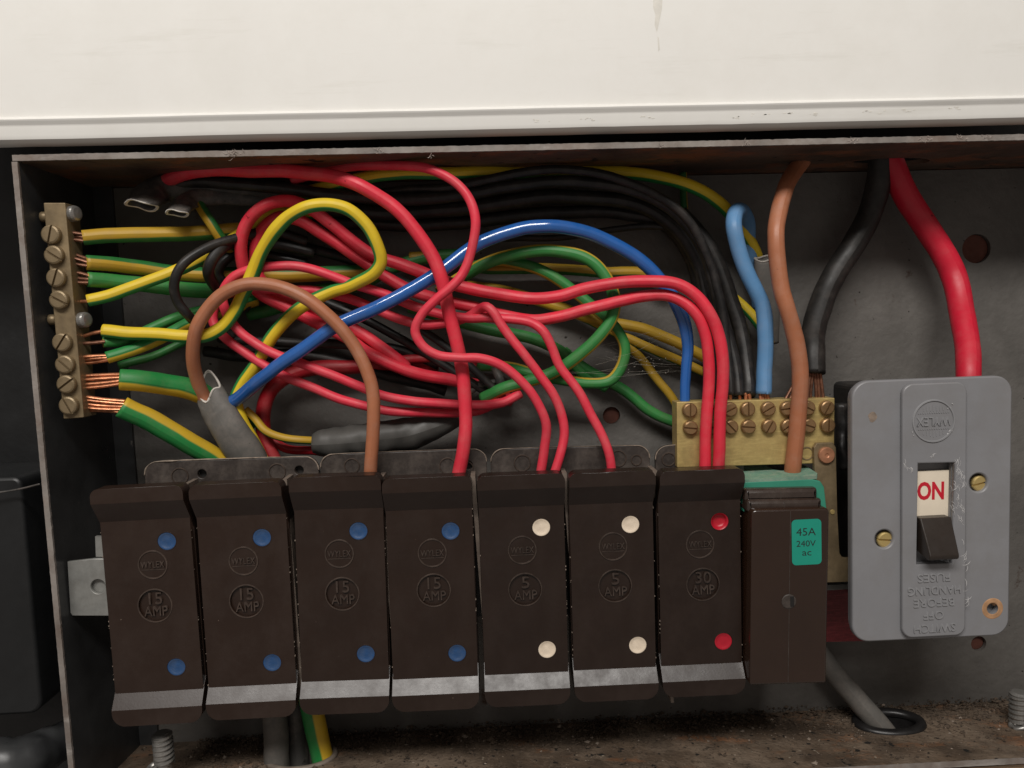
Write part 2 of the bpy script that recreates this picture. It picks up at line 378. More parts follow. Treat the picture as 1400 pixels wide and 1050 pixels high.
# steel box -----------------------------------------------------------
TLp = P(17, 213, 0); TRp = P(1400, 184.5, 0); sl = (TRp.z-TLp.z)/(TRp.x-TLp.x)
BLp = P(98, 1078, 0)
XL = TLp.x; XR = P(1640, 500, 0).x
XLb = BLp.x + (BLp.x-TLp.x)*.02
BRp0 = P(1130, 1050, 0); BRp1 = P(1400, 1036, 0); slb = (BRp1.z-BRp0.z)/(BRp1.x-BRp0.x)
zt = lambda x: TLp.z+sl*(x-TLp.x)            # top outer line
zb = lambda x: BRp0.z+slb*(x-BRp0.x)         # bottom inner line (front edge of the floor)
zfl = lambda x, y: zb(x)-4.0*y/BY            # the floor sags a little towards the back
T = 1.7
XLat = lambda z: XL+(XLb-XL)*(TLp.z-z)/(TLp.z-BLp.z)
box = thing('fuse_box', 'open black steel fuse box with worn pale rim and rusty inside', 'fuse box', (0, 0, zb(0)))
# top wall with a cable hole (outline in x, y; thickness in z)
def hplate(x0, x1, zf, y0, y1, t, holes, sag=False):
    me = ccurve('h', [[(x0, y0), (x1, y0), (x1, y1), (x0, y1)]]+holes, t/2)
    for v in me.vertices: v.co = (v.co.x, v.co.y, zf(v.co.x)+v.co.z-(4.0*v.co.y/BY if sag else 0))
    return me
yh = 31
hc = P(1212, 231, yh)
ob = finish('top_wall', hplate(XL, XR, lambda x: zt(x)-T/2, 0, BY+2, T, [[(hc.x+15*cos(a*pi/16), yh+8*sin(a*pi/16)) for a in range(32)]]), [M['rusty_steel']], box)
# worn front edges are strips butted on to the walls, a little uneven
def edge_strip(a, b, th, ax, y0=-.9, n=120):
    v = []; f = []
    for i in range(n+1):
        t = i/n; x = a[0]+(b[0]-a[0])*t; z = a[1]+(b[1]-a[1])*t
        j1 = .10*noise.noise(Vector((x*.7, z*.7, 1)))+.12*noise.noise(Vector((x*3, z*3, 5))); j2 = .10*noise.noise(Vector((x*.7, z*.7, 9)))
        for (s, y) in ((-1, -.002), (-1, y0), (1, y0), (1, -.002)):
            d = (th/2+(j1 if s > 0 else j2))*s
            v.append((x+(d if ax == 'x' else 0), y+(.15*j1 if y < -.1 else 0), z+(d if ax == 'z' else 0)))
    for i in range(n):
        for k in range(4): f.append([i*4+k, i*4+(k+1) % 4, (i+1)*4+(k+1) % 4, (i+1)*4+k])
    f += [[0, 1, 2, 3], [n*4+3, n*4+2, n*4+1, n*4]]
    return fixn(mesh_of(v, f))
finish('rim', edge_strip((XL+.4, zt(XL)-T/2), (XR, zt(XR)-T/2), T*1.05, 'z', n=400), M['rim'], box, smooth=False)
finish('rim', edge_strip((XL+T/2+.1, zt(XL)-T-.3), (XLat(-160)+T/2, -160), T*1.0, 'x', n=260), M['rim'], box)
# left wall
finish('side_wall', prism([(XL, zt(XL)-T), (XL+T, zt(XL+T)-T), (XLat(-160)+T, -160), (XLat(-160), -160)], 0, BY+2), M['black_paint'], box)
finish('side_wall', boxm(XR-T, XR, 0, BY+2, -160, zt(XR)-T-.02), M['black_paint'], box)
# floor with two cable holes
H1Y, H2Y = 30, 27
h1 = P(1215, 990, H1Y); h2 = P(412, 1036, H2Y)
ell = lambda c, y, rx, ry: [(c.x+rx*cos(a*pi/16), y+ry*sin(a*pi/16)) for a in range(32)]
finish('bottom_wall', hplate(XLat(-130)+T+.02, XR-T-.02, lambda x: zb(x)-T/2, 0, BY+2, T, [ell(h1, H1Y, 11, 7.5), ell(h2, H2Y, 12, 8)], True), M['floor_steel'], box)
finish('rim', edge_strip((XLat(-130)+T, zb(XL)-T/2), (XR, zb(XR)-T/2), T*1.1, 'z', y0=-.5, n=300), M['rim'], box)
# back plate with round holes
def pxc(px, py, Y, rpx): c = P(px, py, Y); return circ(c.x, c.z, mm(rpx, Y))
finish('back_plate', plate([[(XL+T+.3, -158), (XR-T-.3, -158), (XR-T-.3, zt(XR)-T-.3), (XL+T+.3, zt(XL+T)-T-.3)], pxc(1335, 340, BY, 20), pxc(836, 568, BY, 12), pxc(1338, 880, BY, 11)], BY, BY+1.6), M['hammered'], box)
for (x, y, r) in ((1335, 340, 20), (836, 568, 12), (1338, 880, 11)):
    c = P(x, y, BY); finish('knockout', lathe([(mm(r, BY)*.98, 0), (mm(r, BY)*.98, .5)], (c.x, BY+1.7, c.z), (0, 1, 0)), M['hole'], box)
# left wall pressing marks / step at the back corner
finish('corner_flange', prism([(XL+T+.05, zt(XL)-T-.1), (XL+T+7, zt(XL)-T-.1), (XLat(-140)+T+7, -140), (XLat(-140)+T+.05, -140)], BY-1.4, BY-.05), M['black_paint'], box)

# grommets
def torus(c, rx, ry, t, n=36, k=8):
    v = []; f = []
    for i in range(n):
        a = 2*pi*i/n
        for j in range(k):
            b = 2*pi*j/k; v.append((c[0]+(rx+t*cos(b))*cos(a), c[1]+(ry+t*cos(b))*sin(a), c[2]+t*.8*sin(b)))
    for i in range(n):
        for j in range(k): f.append([i*k+j, ((i+1) % n)*k+j, ((i+1) % n)*k+(j+1) % k, i*k+(j+1) % k])
    return fixn(mesh_of(v, f))
def dark_sleeve(c, rx, ry, d, n=36):  # black tube added inside the hole so its interior looks dark
    v = [(c[0]+rx*cos(2*pi*i/n), c[1]+ry*sin(2*pi*i/n), c[2]-dz) for dz in (0, d) for i in range(n)]
    return mesh_of(v, [[i, (i+1) % n, (i+1) % n+n, i+n] for i in range(n)])
g1 = (h1.x, H1Y, zfl(h1.x, H1Y)+.6)
ob = finish('rubber_grommet', join([torus(g1, 11.6, 7.8, 2.0), dark_sleeve(g1, 10.4, 6.9, 14)]), M['grommet'], smooth=True, shift=(h1.x, H1Y, zfl(h1.x, H1Y)))
tag(ob, 'black rubber grommet with an added dark sleeve in the floor hole of the grey cable at right', 'grommet')
ob = finish('pale_grommet', torus((h2.x, H2Y, zfl(h2.x, H2Y)+.5), 12.2, 8.2, 1.1), M['grommet_pale'], smooth=True, shift=(h2.x, H2Y, zfl(h2.x, H2Y)))
tag(ob, 'pale dusty grommet ring in the box floor under the second fuse', 'grommet')
# neighbours outside the box, left
ob = finish('dark_case', plate([rrect(P(-160, 700, 22).x, P(42, 800, 22).x, P(20, 978, 22).z, P(20, 652, 22).z, (4, 5, 3, 3))], 22, 58, 1.2), M['case_grey'], shift=P(0, 970, 30), smooth=False)
tag(ob, 'dark grey case standing to the left outside the fuse box', 'case')
ob = finish('black_pipe', sweep(catmull([Vector((*P(-80, 1052, 20), 9)), Vector((*P(20, 1042, 20), 8.5)), Vector((*P(90, 1012, 40), 7))]), jit=.15), M['black_paint'], shift=P(20, 1045, 20))
tag(ob, 'glossy black pipe crossing the bottom left corner outside the box', 'pipe')
ob = finish('thin_wire', sweep(catmull([Vector((*P(-20, 676, 18), .35)), Vector((*P(20, 670, 18), .35)), Vector((*P(54, 662, 8), .3))]), 8), M['sheath_dark'], shift=P(10, 672, 18))
tag(ob, 'thin grey wire touching the left rim above the dark case', 'wire')
# wooden board under the box, bottom right
ob = finish('wooden_board', boxm(P(900, 1060, 6).x, XR+40, 2, 11, zb(120)-22, zb(XR)-T-1.5), M['wood'], shift=(150, 20, zb(100)-10))
tag(ob, 'pale wooden board just under the box at the lower right', 'board')

# ------------------------------------------------------------------ screws
def screw_mesh(r, h, slot=.22, dome=.25):
    """slotted head about -Y (towards the viewer), base at y = 0; slot along x"""
    ms = []
    g = r*slot/2
    def half(sg):
        a0 = math.asin(g/r); n = 12; arc = [a0+(pi-2*a0)*i/n for i in range(n+1)]
        lev = [(1, 0), (1, -h*.62), (.93, -h*.85), (.78, -h)]
        v = []; f = []; k = n+1
        for s, y in lev:
            for a in arc: v.append((r*s*cos(a)*sg, y, max(r*s*sin(a), g)*sg))
        for l in range(3):
            for i in range(n): f.append([l*k+i, l*k+i+1, (l+1)*k+i+1, (l+1)*k+i])
            f.append([l*k+n, l*k, (l+1)*k, (l+1)*k+n])
        f.append([3*k+i for i in range(k)])
        return fixn(mesh_of(v, f))
    ms = [half(1), half(-1), lathe([(r*.97, 0), (r*.97, h*.5)], (0, 0, 0), (0, -1, 0))]
    me = join(ms); me.transform(Matrix.Scale(S, 4)); return me
SCREWS = {}
def screw(parent, px, py, Y, rpx, h, ang, mt='screw_brass', name='screw', tilt=(0, 0)):
    r = round(mm(rpx, Y), 1); key = (r, h, mt)
    if key not in SCREWS:
        me = screw_mesh(r, h); me.materials.append(M[mt]); me.name = 'screw'; SCREWS[key] = me
    o = bpy.data.objects.new(name, SCREWS[key]); COL.objects.link(o); o.parent = parent
    o.location = (P(px, py, Y)-WL[parent])*S; o.rotation_euler = (tilt[0], -radians(ang), tilt[1])
    WL[o] = P(px, py, Y); return o

# ------------------------------------------------------------------ earth bar
EY = 6
earth = thing('earth_terminal_bar', 'upright dull brass terminal bar with eight slotted screws along the left wall', 'terminal bar', P(100, 573, EY))
c = [(59, 277), (89, 277), (114.5, 571), (86.5, 573)]
pts = [(P(x, y, EY).x, P(x, y, EY).z) for x, y in c]
finish('bar', prism(pts, EY, EY+8.5), M['brass_dull'], earth, bevel=.35)
for (x, y, a) in ((71, 321, 75), (75, 349, -35), (78, 380, 70), (82, 410, -30), (86, 468, 55), (90, 498, -45), (92, 525, 35), (95, 554, -65)):
    screw(earth, x+1, y, EY-.1, 12.6, 1.8, a, 'brass_dull')
for (x, y, dy) in ((103, 293, 0), (117, 438, 0)):
    c = P(x-8, y, EY+3); finish('mounting_screw', lathe([(2.5, 0), (2.5, 2.3), (2.3, 2.9), (1.7, 3.2), (.3, 3.3)], (c.x, EY+3, c.z), (1, -.3, .05)), M['steel'], earth)
for (x, y) in ((60, 297), (71, 437)):
    c = P(x, y, EY+3); finish('mounting_screw', lathe([(1.7, 0), (1.7, 2.4), (1.4, 2.8), (.2, 2.9)], (c.x+2, EY+3, c.z), (-1, -.15, 0)), M['brass_dull'], earth, smooth=True)
bk = thing('metal_bracket', 'bare zinc bracket with a bolt hole left of the first fuse', 'bracket', P(120, 840, 5))
q = lambda x, y, Y=5: (P(x, y, Y).x, P(x, y, Y).z)
hcn = P(134, 802, 5)
finish('plate', plate([[q(92, 768), q(128, 764), q(150, 764), q(152, 842), q(99, 842), q(96, 838)], circ(hcn.x, hcn.z, 2.4)], 5, 6.4, .2), M['zinc'], bk)
finish('tab', prism([q(127, 735), q(150, 735), q(150, 763), q(128, 763)], 6.42, 7.6), M['zinc'], bk)
finish('hole_backing', lathe([(2.6, 0), (2.6, .8)], (hcn.x, 6.6, hcn.z), (0, 1, 0)), M['zinc'], bk)  # zinc disc closing the bolt hole from behind

# ------------------------------------------------------------------ fuse bases
BASE_Y = 15
def base(c, holes, label, extra=()):
    f, W, H, cen, ang = quad(c, BASE_Y)
    t = thing('fuse_holder', label, 'fuse holder', (cen.x, BASE_Y, cen.z-H/2), 'fuse bases behind the fuse row')
    up = [f(u, v) for u, v in rrect(-W/2, W/2, -H/2, H/2, (.2, .2, 4.5, 4.5))]
    hl = [pxc(x, y, BASE_Y, r) for x, y, r in holes]
    pt = finish('plate', plate([up]+hl, BASE_Y, BASE_Y+2.2, .25), M['bakelite_dusty'], t)
    for L in hl:
        n = len(L); cx = sum(p[0] for p in L)/n; cz = sum(p[1] for p in L)/n
        finish('hole_floor', lathe([(hypot(L[0][0]-cx, L[0][1]-cz)*1.05, 0), (hypot(L[0][0]-cx, L[0][1]-cz)*1.05, .4)], (cx, BASE_Y+2.21, cz), (0, 1, 0)), M['dark_plastic'], pt)
    for x, y, r in extra:
        p = P(x, y, BASE_Y); finish('boss', ring(p.x, p.z, mm(r, BASE_Y), .22, BASE_Y, .3), M['bakelite_worn'], pt)
    # dusty top edge
    v = []; k = len(up)
    top = [p for p in up if p[1] > cen.z]
    pts_ = [Vector((x, BASE_Y-.05+.1*random.random(), z, .16+.12*random.random())) for x, z in sorted(top)]
    finish('dust_line', sweep(catmull(pts_, .6), 6, jit=.8), M['dust_edge'], t)
    # carrier block behind the fuses
    lo_ = f(0, 0); 
    b = [f(-W/2, -H/2), f(W/2, -H/2), f(W/2, -H/2-46), f(-W/2, -H/2-46)]
    finish('block', prism(b, BASE_Y+.5, 28), M['dark_plastic'], t)
    return t
base([(196, 632), (434, 624), (438, 672), (200, 680)], [(276, 648, 6), (409, 643, 6)], 'dusty dark base with two screw holes, behind the two leftmost fuses', [(246, 651, 11), (379, 645, 11)])
base([(437, 622), (664, 613), (667, 664), (440, 672)], [(640, 636, 6)], 'dusty dark base behind the third and fourth fuses with brown wire in front', [(481, 637, 10), (612, 637, 11), (638, 640, 9)])
base([(669, 615), (887, 608), (890, 660), (673, 664)], [], 'dusty dark base behind the two fuses with white spots', [(714, 633, 11), (845, 627, 11), (870, 629, 7)])
base([(895, 610), (1016, 604), (1018, 652), (898, 660)], [], 'dusty dark base behind the fuse with red spots', [(914, 628, 9)])

# ------------------------------------------------------------------ fuse carriers
FUS = [  # four lip corners, plug colour, rating, label
 ([(127, 668), (252, 662), (277, 987), (152, 995)], 'blue', '15', 'leftmost dark brown fuse carrier with two blue spots'),
 ([(259, 662), (384, 657), (407, 979), (283, 986)], 'blue', '15', 'brown blue-spotted fuse carrier, second from the left end'),
 ([(395, 652), (519, 648), (535, 974), (411, 978)], 'blue', '15', 'brown blue-spotted fuse carrier with the brown wire entering its top'),
 ([(521, 654), (643, 649), (657, 969), (538, 974)], 'blue', '15', 'brown blue-spotted fuse carrier beside the white-spotted ones, thick red wire in top'),
 ([(650, 650), (769, 646), (783, 962), (665, 968)], 'white', '5', 'brown fuse carrier with white spots and two red wires at its top'),
 ([(774, 646), (891, 642), (905, 955), (789, 961)], 'white', '5', 'brown fuse carrier with white spots next to the red-spotted one'),
 ([(898, 643), (1012, 640), (1024, 948), (909, 955)], 'red', '30', 'brown fuse carrier with two red spots beside the circuit breaker'),
]
FPTS = [  # plug, logo, rating, plug (px)
 ((228, 740), (209, 772), (212, 828), (241, 912)), ((358, 735), (333, 767), (337, 822), (372, 906)), ((490, 726), (464, 757), (468, 812), (500, 894)),
 ((616, 726), (591, 756), (593, 807), (625, 893)), ((740, 721), (714, 752), (718, 806), (748, 888)), ((862, 717), (838, 747), (841, 801), (872, 882)), ((984, 713), (957, 744), (961, 799), (989, 877))]
FACE = 5.4
def fuse(i):
    c, colr, amp, label = FUS[i]
    hz = (.9, .8, .35, .3, .2, .25, .3)[i]; tn = (1.12, 1.1, 1.0, .95, .82, .86, .8)[i]
    BK = mat('bakelite', (.0200*tn, .0100*tn, .0063*tn),   .35+.02*random.uniform(-1, 1), var=.12, vs_=30+8*i, spots=[((.15, .11, .085), 560+40*i, .785)], dust=((.085, .066, .056), .05+.16*hz, 38+7*i), bmp=(1300, .22, .06))
    BL = mat('bakelite_relief', (.046*tn, .031*tn, .024*tn), .36, var=.4, vs_=260, dust=((.15, .115, .095), .4, 350))
    f, W, H, cen, ang = quad(c, 0)
    t = thing('fuse_carrier', label, 'fuse', (cen.x, 4, cen.z-H/2), 'rewirable fuses in a row')
    k = H/76
    zt_, z1, z2, z3, z4, zb_ = H/2, H/2-4.6*k, H/2-11.2*k, -H/2+9.5*k, -H/2+5.3*k, -H/2
    e1 = (z1-z2)*.53; e2 = (z3-z4)*.8
    prof = [(zt_, -1.5), (z1, -1.5), (z2-e1, FACE+.02), (z3+e2, FACE+.02), (z4, 0), (zb_, 0)]
    def py(z):
        for (a, ya), (b, yb) in zip(prof, prof[1:]):
            if a >= z >= b: return ya+(yb-ya)*(a-z)/(a-b)
        return 0
    rt, rb = 2.6, 4.2
    zs = set([zt_-rt*(1-sin(j*pi/12)) for j in range(7)]+[z1, z2-e1, z3+e2, z4]+[zb_+rb*(1-sin(j*pi/12)) for j in range(7)])
    zs = sorted(zs, reverse=True)
    def hw(z):
        hw_ = W/2
        if z > zt_-rt: hw_ -= rt-math.sqrt(max(0, rt*rt-(z-(zt_-rt))**2))
        if z < zb_+rb: hw_ -= rb-math.sqrt(max(0, rb*rb-((zb_+rb)-z)**2))
        return hw_
    v = []; F = []
    cols = 4
    for z in zs:
        h_ = hw(z); yb_ = 4.6 if z > z1+.01 or z < z4-.01 else 14.5
        for j in range(cols+1):
            u = -h_+2*h_*j/cols; x, zz = f(u, z); v.append((x, py(z), zz))
        for j in range(cols+1):
            u = h_-2*h_*j/cols; x, zz = f(u, z); v.append((x, yb_, zz))
    n = 2*(cols+1)
    for r in range(len(zs)-1):
        for j in range(n): F.append([r*n+j, r*n+(j+1) % n, (r+1)*n+(j+1) % n, (r+1)*n+j])
    F.append(list(range(n))[::-1]); F.append([(len(zs)-1)*n+j for j in range(n)])
    finish('body', fixn(mesh_of(v, F)), BK, t, bevel=.28)
    # inset face with real round recesses
    p1, lg, am, p2 = FPTS[i]
    P_ = lambda p, Y=3.0: P(p[0], p[1], Y)
    rA, rP = 5.35, 3.05
    a_, b1, b2, l_ = P_(am), P_(p1), P_(p2), P_(lg)
    out = [f(u, z) for u, z in ((-W/2+.25, z3), (W/2-.25, z3), (W/2-.25, z2), (-W/2+.25, z2))]
    holes = [circ(a_.x, a_.z, rA, 36), circ(b1.x, b1.z, rP), circ(b2.x, b2.z, rP)]
    fc = finish('face', plate([out]+holes, 3.0, FACE+.015), BK, t)
    YF = 3.0
    finish('rating_recess', lathe([(rA*.995, 0), (rA*.995, FACE-YF-.8)], (a_.x, FACE, a_.z), (0, -1, 0), 36), BK, fc)
    finish('logo_ring', ring(l_.x, l_.z, 4.55, .26, YF, .3), BL, fc)
    finish('lettering', join([text('WYLEX', 7.6, 2.1, .4, l_.x, l_.z+.1, YF, ang), boxm(l_.x-3.7, l_.x+3.7, YF-.15, YF, l_.z-1.75, l_.z-1.55), ]), BL, fc)
    finish('rating_ring', ring(a_.x, a_.z, rA+.1, .24, YF, .2), BL, fc)
    finish('lettering', join([text(amp, 2.6*len(amp) if amp != '15' else 4.3, 3.9, .7, a_.x+.2, a_.z+2.3, YF+.78, ang), text('AMP', 7.6, 3.1, .7, a_.x+.1, a_.z-1.9, YF+.78, ang)]), BL, fc)
    for b in (b1, b2):
        deep = (i == 6 and b is b1)
        finish('colour_plug', lathe([(rP*.98, -2.3), (rP*.98, -.12), (rP*.90, -.10), (rP*.84 if deep else rP*.74, -1.5 if deep else -.34), (rP*.55, -2.0 if deep else -.52), (rP*.3, -2.1 if deep else -.5), (.1, -2.1 if deep else -.48)], (b.x, YF, b.z), (0, -1, 0)), M['plug_'+colr], t, smooth=True)
        fl = finish('plug_rim', ring(b.x, b.z, rP+.02, .16, YF, .10), BK, t)
    # chips along the long edges
    ch = []
    for q_ in range(16):
        sd = random.choice((-1, 1)); z = random.uniform(z3, z2); x, zz = f(sd*(W/2-.1+random.uniform(-.06, .06)), z); s_ = random.uniform(.03, .13)
        ch.append(boxm(x-s_, x+s_, YF+.05-s_*.5, YF+.5, zz-s_*1.6, zz+s_*1.6))
    e_ = finish('edge_chips', join(ch), M['dust_edge'], t); e_['kind'] = 'stuff'
    return t
for i in range(7): fuse(i)
# partitions seen in the gaps
for i, (x, y0, y1, lab) in enumerate(((255, 661, 700, 'first and second'), (389.5, 655, 700, 'second and third'), (521.5-1, 652, 700, 'third and fourth'), (646.5, 650, 705, 'fourth and fifth'), (771.5, 646, 705, 'fifth and sixth'), (895, 643, 710, 'sixth and seventh'))):
    a = P(x, y0, 7); b = P(x+24, y1+250, 7)
    v = [(a.x-.75, a.z), (a.x+.75, a.z), (b.x+.5, b.z), (b.x-.5, b.z)]
    pr = prism(v, 6.5, 15.5)
    ob = finish('partition', pr, M['rib'], shift=(a.x, 7, a.z-20))
    tag(ob, 'pale dusty dividing rib between the %s fuses from the left' % lab, 'divider', 'ribs between the fuses')

# ------------------------------------------------------------------ plug-in circuit breaker
br = thing('circuit_breaker', 'plug-in brown circuit breaker with green label and green base top', 'circuit breaker', P(1080, 935, 5))
f, W, H, cen, ang = quad([(1024, 697), (1131, 695), (1133, 934), (1029, 937)], -3)
finish('body', plate([[f(u, v) for u, v in rrect(-W/2, W/2, -H/2, H/2, (.8, .8, 1.5, 1.5))]], -3, 26, .7), M['breaker'], br)
hs = P(1079, 822, -3)
finish('seam', prism([f(-.14, -H/2+.7), f(.04, -H/2+.7), f(.04, H/2-.7), f(-.14, H/2-.7)], -3.02, -2.5), M['bakelite_dusty'], br)
finish('slot_plate', lathe([(2.4, 0), (2.4, .4), (2.1, .55)], (hs.x-.2, -2.8, hs.z), (0, -1, 0)), M['bakelite_dusty'], br)
finish('slot', boxm(hs.x+.2, hs.x+1.5, -3.45, -3.2, hs.z-1.7, hs.z+1.7), M['grommet'], br, bevel=.1)
for (y0, y1, xa, xb, Y) in ((684, 699, 1021, 1124, -.5), (669, 685, 1018, 1118, 1.2)):
    f2, W2, H2, c2, a2 = quad([(xa, y0), (xb, y0-2), (xb+1, y1), (xa+1, y1+2)], Y)
    finish('shoulder', plate([[f2(u, v) for u, v in rrect(-W2/2, W2/2, -H2/2, H2/2, .9)]], Y, 20, 1.35), M['breaker_gloss'], br)
    finish('seam', prism([f2(-.3, -H2/2+.9), f2(-.12, -H2/2+.9), f2(-.12, H2/2-.9), f2(-.3, H2/2-.9)], Y-.02, Y+.5), M['bakelite_dusty'], br)
# green base: front face and dusty top, with a notch for the wire
g = lambda x, y, Y: (P(x, y, Y).x, P(x, y, Y).z)
GY = 4
gr = [g(1014, 672, GY), g(1014, 664, GY), g(1018, 659, GY), g(1110, 655, GY), g(1122, 658, GY), g(1127, 666, GY), g(1131, 700, GY), g(1016, 700, GY)]
finish('green_base', prism(gr, GY, 14), M['green_base'], br, bevel=.4)
ztop = P(1060, 657, GY).z
xa, xb = P(1014.5, 660, GY).x, P(1123, 660, GY).x; xn0, xn1 = P(1063, 650, 10).x, P(1104, 650, 10).x
me = ccurve('gt', [[(xa+1, GY+.1), (xb-1.5, GY+.1), (xb, GY+3), (xb+.4, 19), (xb-2, 22), (xn1, 22), (xn1-.5, 15), (xn1-2.5, 13), (xn0+2.5, 13), (xn0+.5, 15), (xn0, 22), (xa+2, 22), (xa, 19), (xa, GY+2)]], .6)
for v in me.vertices: v.co = (v.co.x, v.co.y, ztop+.25+.012*(v.co.x-cen.x)*1+v.co.z+(v.co.y-GY)*.05)
finish('green_base_top', me, M['green_dusty'], br)
finish('green_base_side', prism([g(1014.5, 661, 14), g(1125, 657, 14), g(1130, 715, 14), g(1016, 715, 14)], 14.2, 24), M['green_base'], br)
f, W, H, cen, ang = quad([(1082, 711), (1122, 709), (1124, 771), (1083, 773)], -3.05)
lb = finish('label', plate([[f(u, v) for u, v in rrect(-W/2, W/2, -H/2, H/2, 1.4)]], -3.12, -3.0), M['sticker'], br)
for s, px, py, w_, h_ in (('45A', 1102, 727, 6.4, 2.5), ('240V', 1102, 743, 6.3, 2.0), ('ac', 1103, 756.5, 3.0, 1.45)):
    p = P(px, py, -3.1); finish('lettering', text(s, w_, h_, .03, p.x, p.z, -3.13, ang-.01), M['ink'], lb)

# ------------------------------------------------------------------ neutral bar and link
NY = 12.5
nb = thing('neutral_terminal_block', 'brass terminal block with two rows of slotted screws above the breaker', 'terminal block', P(1030, 637, NY))
f, W, H, cen, ang = quad([(923, 549), (1140, 545), (1142, 632), (928, 640)], NY)
b = [f(u, v) for u, v in ((-W/2, -H/2), (W/2, -H/2), (W/2, H/2), (-W/2, H/2))]
finish('block', prism(b, NY, NY+7), M['brass'], nb, bevel=.3)
cols_ = ((942, 88, -8), (971, 40, 20), (997, 25, -48), (1021, 90, -6), (1049, 28, 60), (1075, 5, 32), (1103, -28, -20), (1129, 62, 88))
for (x, a1, a2) in cols_:
    dy = -(x-942)*.018
    screw(nb, x, 560.5+dy, NY-.1, 10.3, 1.9, a1); screw(nb, x+1, 584.5+dy, NY-.1, 10.3, 1.9, a2)
c = P(1103, 620, NY); finish('boss', ring(c.x, c.z, 2.1, .25, NY, .25), M['brass_dull'], nb)
# brass link strap with a copper rivet
lk = thing('brass_link', 'dull brass link strap with copper rivet running down beside the breaker', 'link strap', P(1140, 795, 20))
LY = 10.5
gl = lambda x, y: (P(x, y, LY).x, P(x, y, LY).z)
pl = [gl(1113, 612), gl(1117, 606), gl(1139, 605), gl(1143, 612), gl(1145, 700), gl(1148, 756), gl(1152, 763), gl(1175, 764), gl(1175, 795), gl(1118, 797)]
finish('strap', prism(pl, LY, LY+1.8), M['brass_dull'], lk, bevel=.2)
c = P(1129, 622, LY); finish('rivet', lathe([(2.75, 0), (2.75, .9), (2.5, 1.2), (.8, 1.25), (.5, 1.0)], (c.x, LY, c.z), (0, -1, 0)), M['rivet'], lk, smooth=False)
c = P(1138, 700, LY); finish('dimple', lathe([(.9, 0), (.7, .35), (.2, .4)], (c.x, LY, c.z), (0, -1, 0)), M['brass'], lk)
ob = finish('steel_rail', boxm(P(1110, 800, 17).x, P(1185, 800, 17).x, 15, 46, P(1150, 806, 15).z, P(1150, 799, 15).z), M['zinc'], shift=P(1150, 806, 20))
tag(ob, 'thin grey rail end between breaker and switch below the brass strap', 'rail')
q = lambda x, y, Y: (P(x, y, Y).x, P(x, y, Y).z)
ob = finish('fibre_sheet', prism([q(1110, 806, 34), q(1200, 806, 34), q(1200, 876, 34), q(1110, 878, 34)], 34, 36), M['fibre_red'], shift=P(1150, 876, 34))
tag(ob, 'dark red woven fibre sheet between breaker and grey switch', 'insulation sheet')

# ------------------------------------------------------------------ main switch
SY = -1.5
sw = thing('main_switch', 'grey main switch with ON window and upside-down warning lettering', 'switch', P(1275, 872, SY))
f, W, H, cen, ang = quad([(1163, 520), (1383, 514.5), (1381, 867), (1168, 880)], SY)
wf, wW, wH, wc, wa = quad([(1252, 634), (1301, 632), (1306, 770), (1256, 771)], SY-1.5)
win = [wf(u, v) for u, v in ((-wW/2, -wH/2), (wW/2, -wH/2), (wW/2, wH/2), (-wW/2, wH/2))]
sh = P(1357, 832, SY); s1 = P(1209, 737, SY); s2 = P(1338, 660, SY); fh = P(1193, 570, SY)
finish('cover', plate([[f(u, v) for u, v in rrect(-W/2, W/2, -H/2, H/2, 5.6, 8)], circ(sh.x, sh.z, 2.2), circ(s1.x, s1.z, 3.0), circ(s2.x, s2.z, 3.0), [wf(u, v) for u, v in rrect(-wW/2-.4, wW/2+.4, -wH/2-.4, wH/2+.4, .2, 2)]], SY, SY+3, .55), M['grey_plastic'], sw)
f3, W3, H3, c3, a3 = quad([(1233, 525), (1322, 522), (1320, 868), (1235, 873)], SY-1.6)
rs = finish('raised_strip', plate([[f3(u, v) for u, v in rrect(-W3/2, W3/2, -H3/2, H3/2, 3.4, 8)], win], SY-1.7, SY+.1, .45), M['grey_plastic'], sw)
# skirt and body behind the cover
finish('skirt', prism([f(u, v) for u, v in rrect(-W/2+.9, W/2-.9, -H/2+.9, H/2-.9, 5, 5)], SY+3.01, 3.6), M['grey_plastic'], sw)
finish('switch_body', prism([f(u, v) for u, v in rrect(-W/2+15, W/2-8, -H/2+3, H/2-4, 2, 3)], 3.62, 46), M['dark_plastic'], sw)
# ON flag behind the window
p0 = P(1276, 680, SY+2.2)
fg = finish('flag', boxm(p0.x-7, p0.x+7, SY+1.4, SY+2.6, p0.z-9, p0.z+9), M['on_white'], sw)
p = P(1272.5, 671, SY+1.35); finish('lettering', text('ON', 8.9, 6.1, .06, p.x, p.z, SY+1.4, wa, .035), M['on_red'], fg)
# toggle: wedge sticking out
tq = [P(x, y, SY) for x, y in ((1252.5, 707), (1296, 706), (1302, 768), (1258, 769))]
def toggle():
    a, b, d, e = [Vector((p.x, 0, p.z)) for p in tq]
    h_ = (a.z-e.z)
    xl, xr = a.x+.2, b.x+.0
    # side profile (y, z from top)
    pr = [(SY+2.5, 0), (SY-1.9, 0), (SY-6.5, -h_*.66), (SY-7.0, -h_*.74), (SY-6.7, -h_*.82), (SY-5.5, -h_*.84), (SY+2.5, -h_*.72)]
    v = []; F = []; k = len(pr)
    for s, x in ((0, xl), (1, xr)):
        for (y, z) in pr:
            v.append((x+(.35 if s == 0 else -.35)*(1 if y < SY-4 else 0), y, a.z+z))
    F = [list(range(k)), list(range(2*k-1, k-1, -1))]+[[j, (j+1) % k, (j+1) % k+k, j+k] for j in range(k)]
    return fixn(mesh_of(v, F))
finish('toggle', toggle(), M['toggle'], sw, bevel=.5)
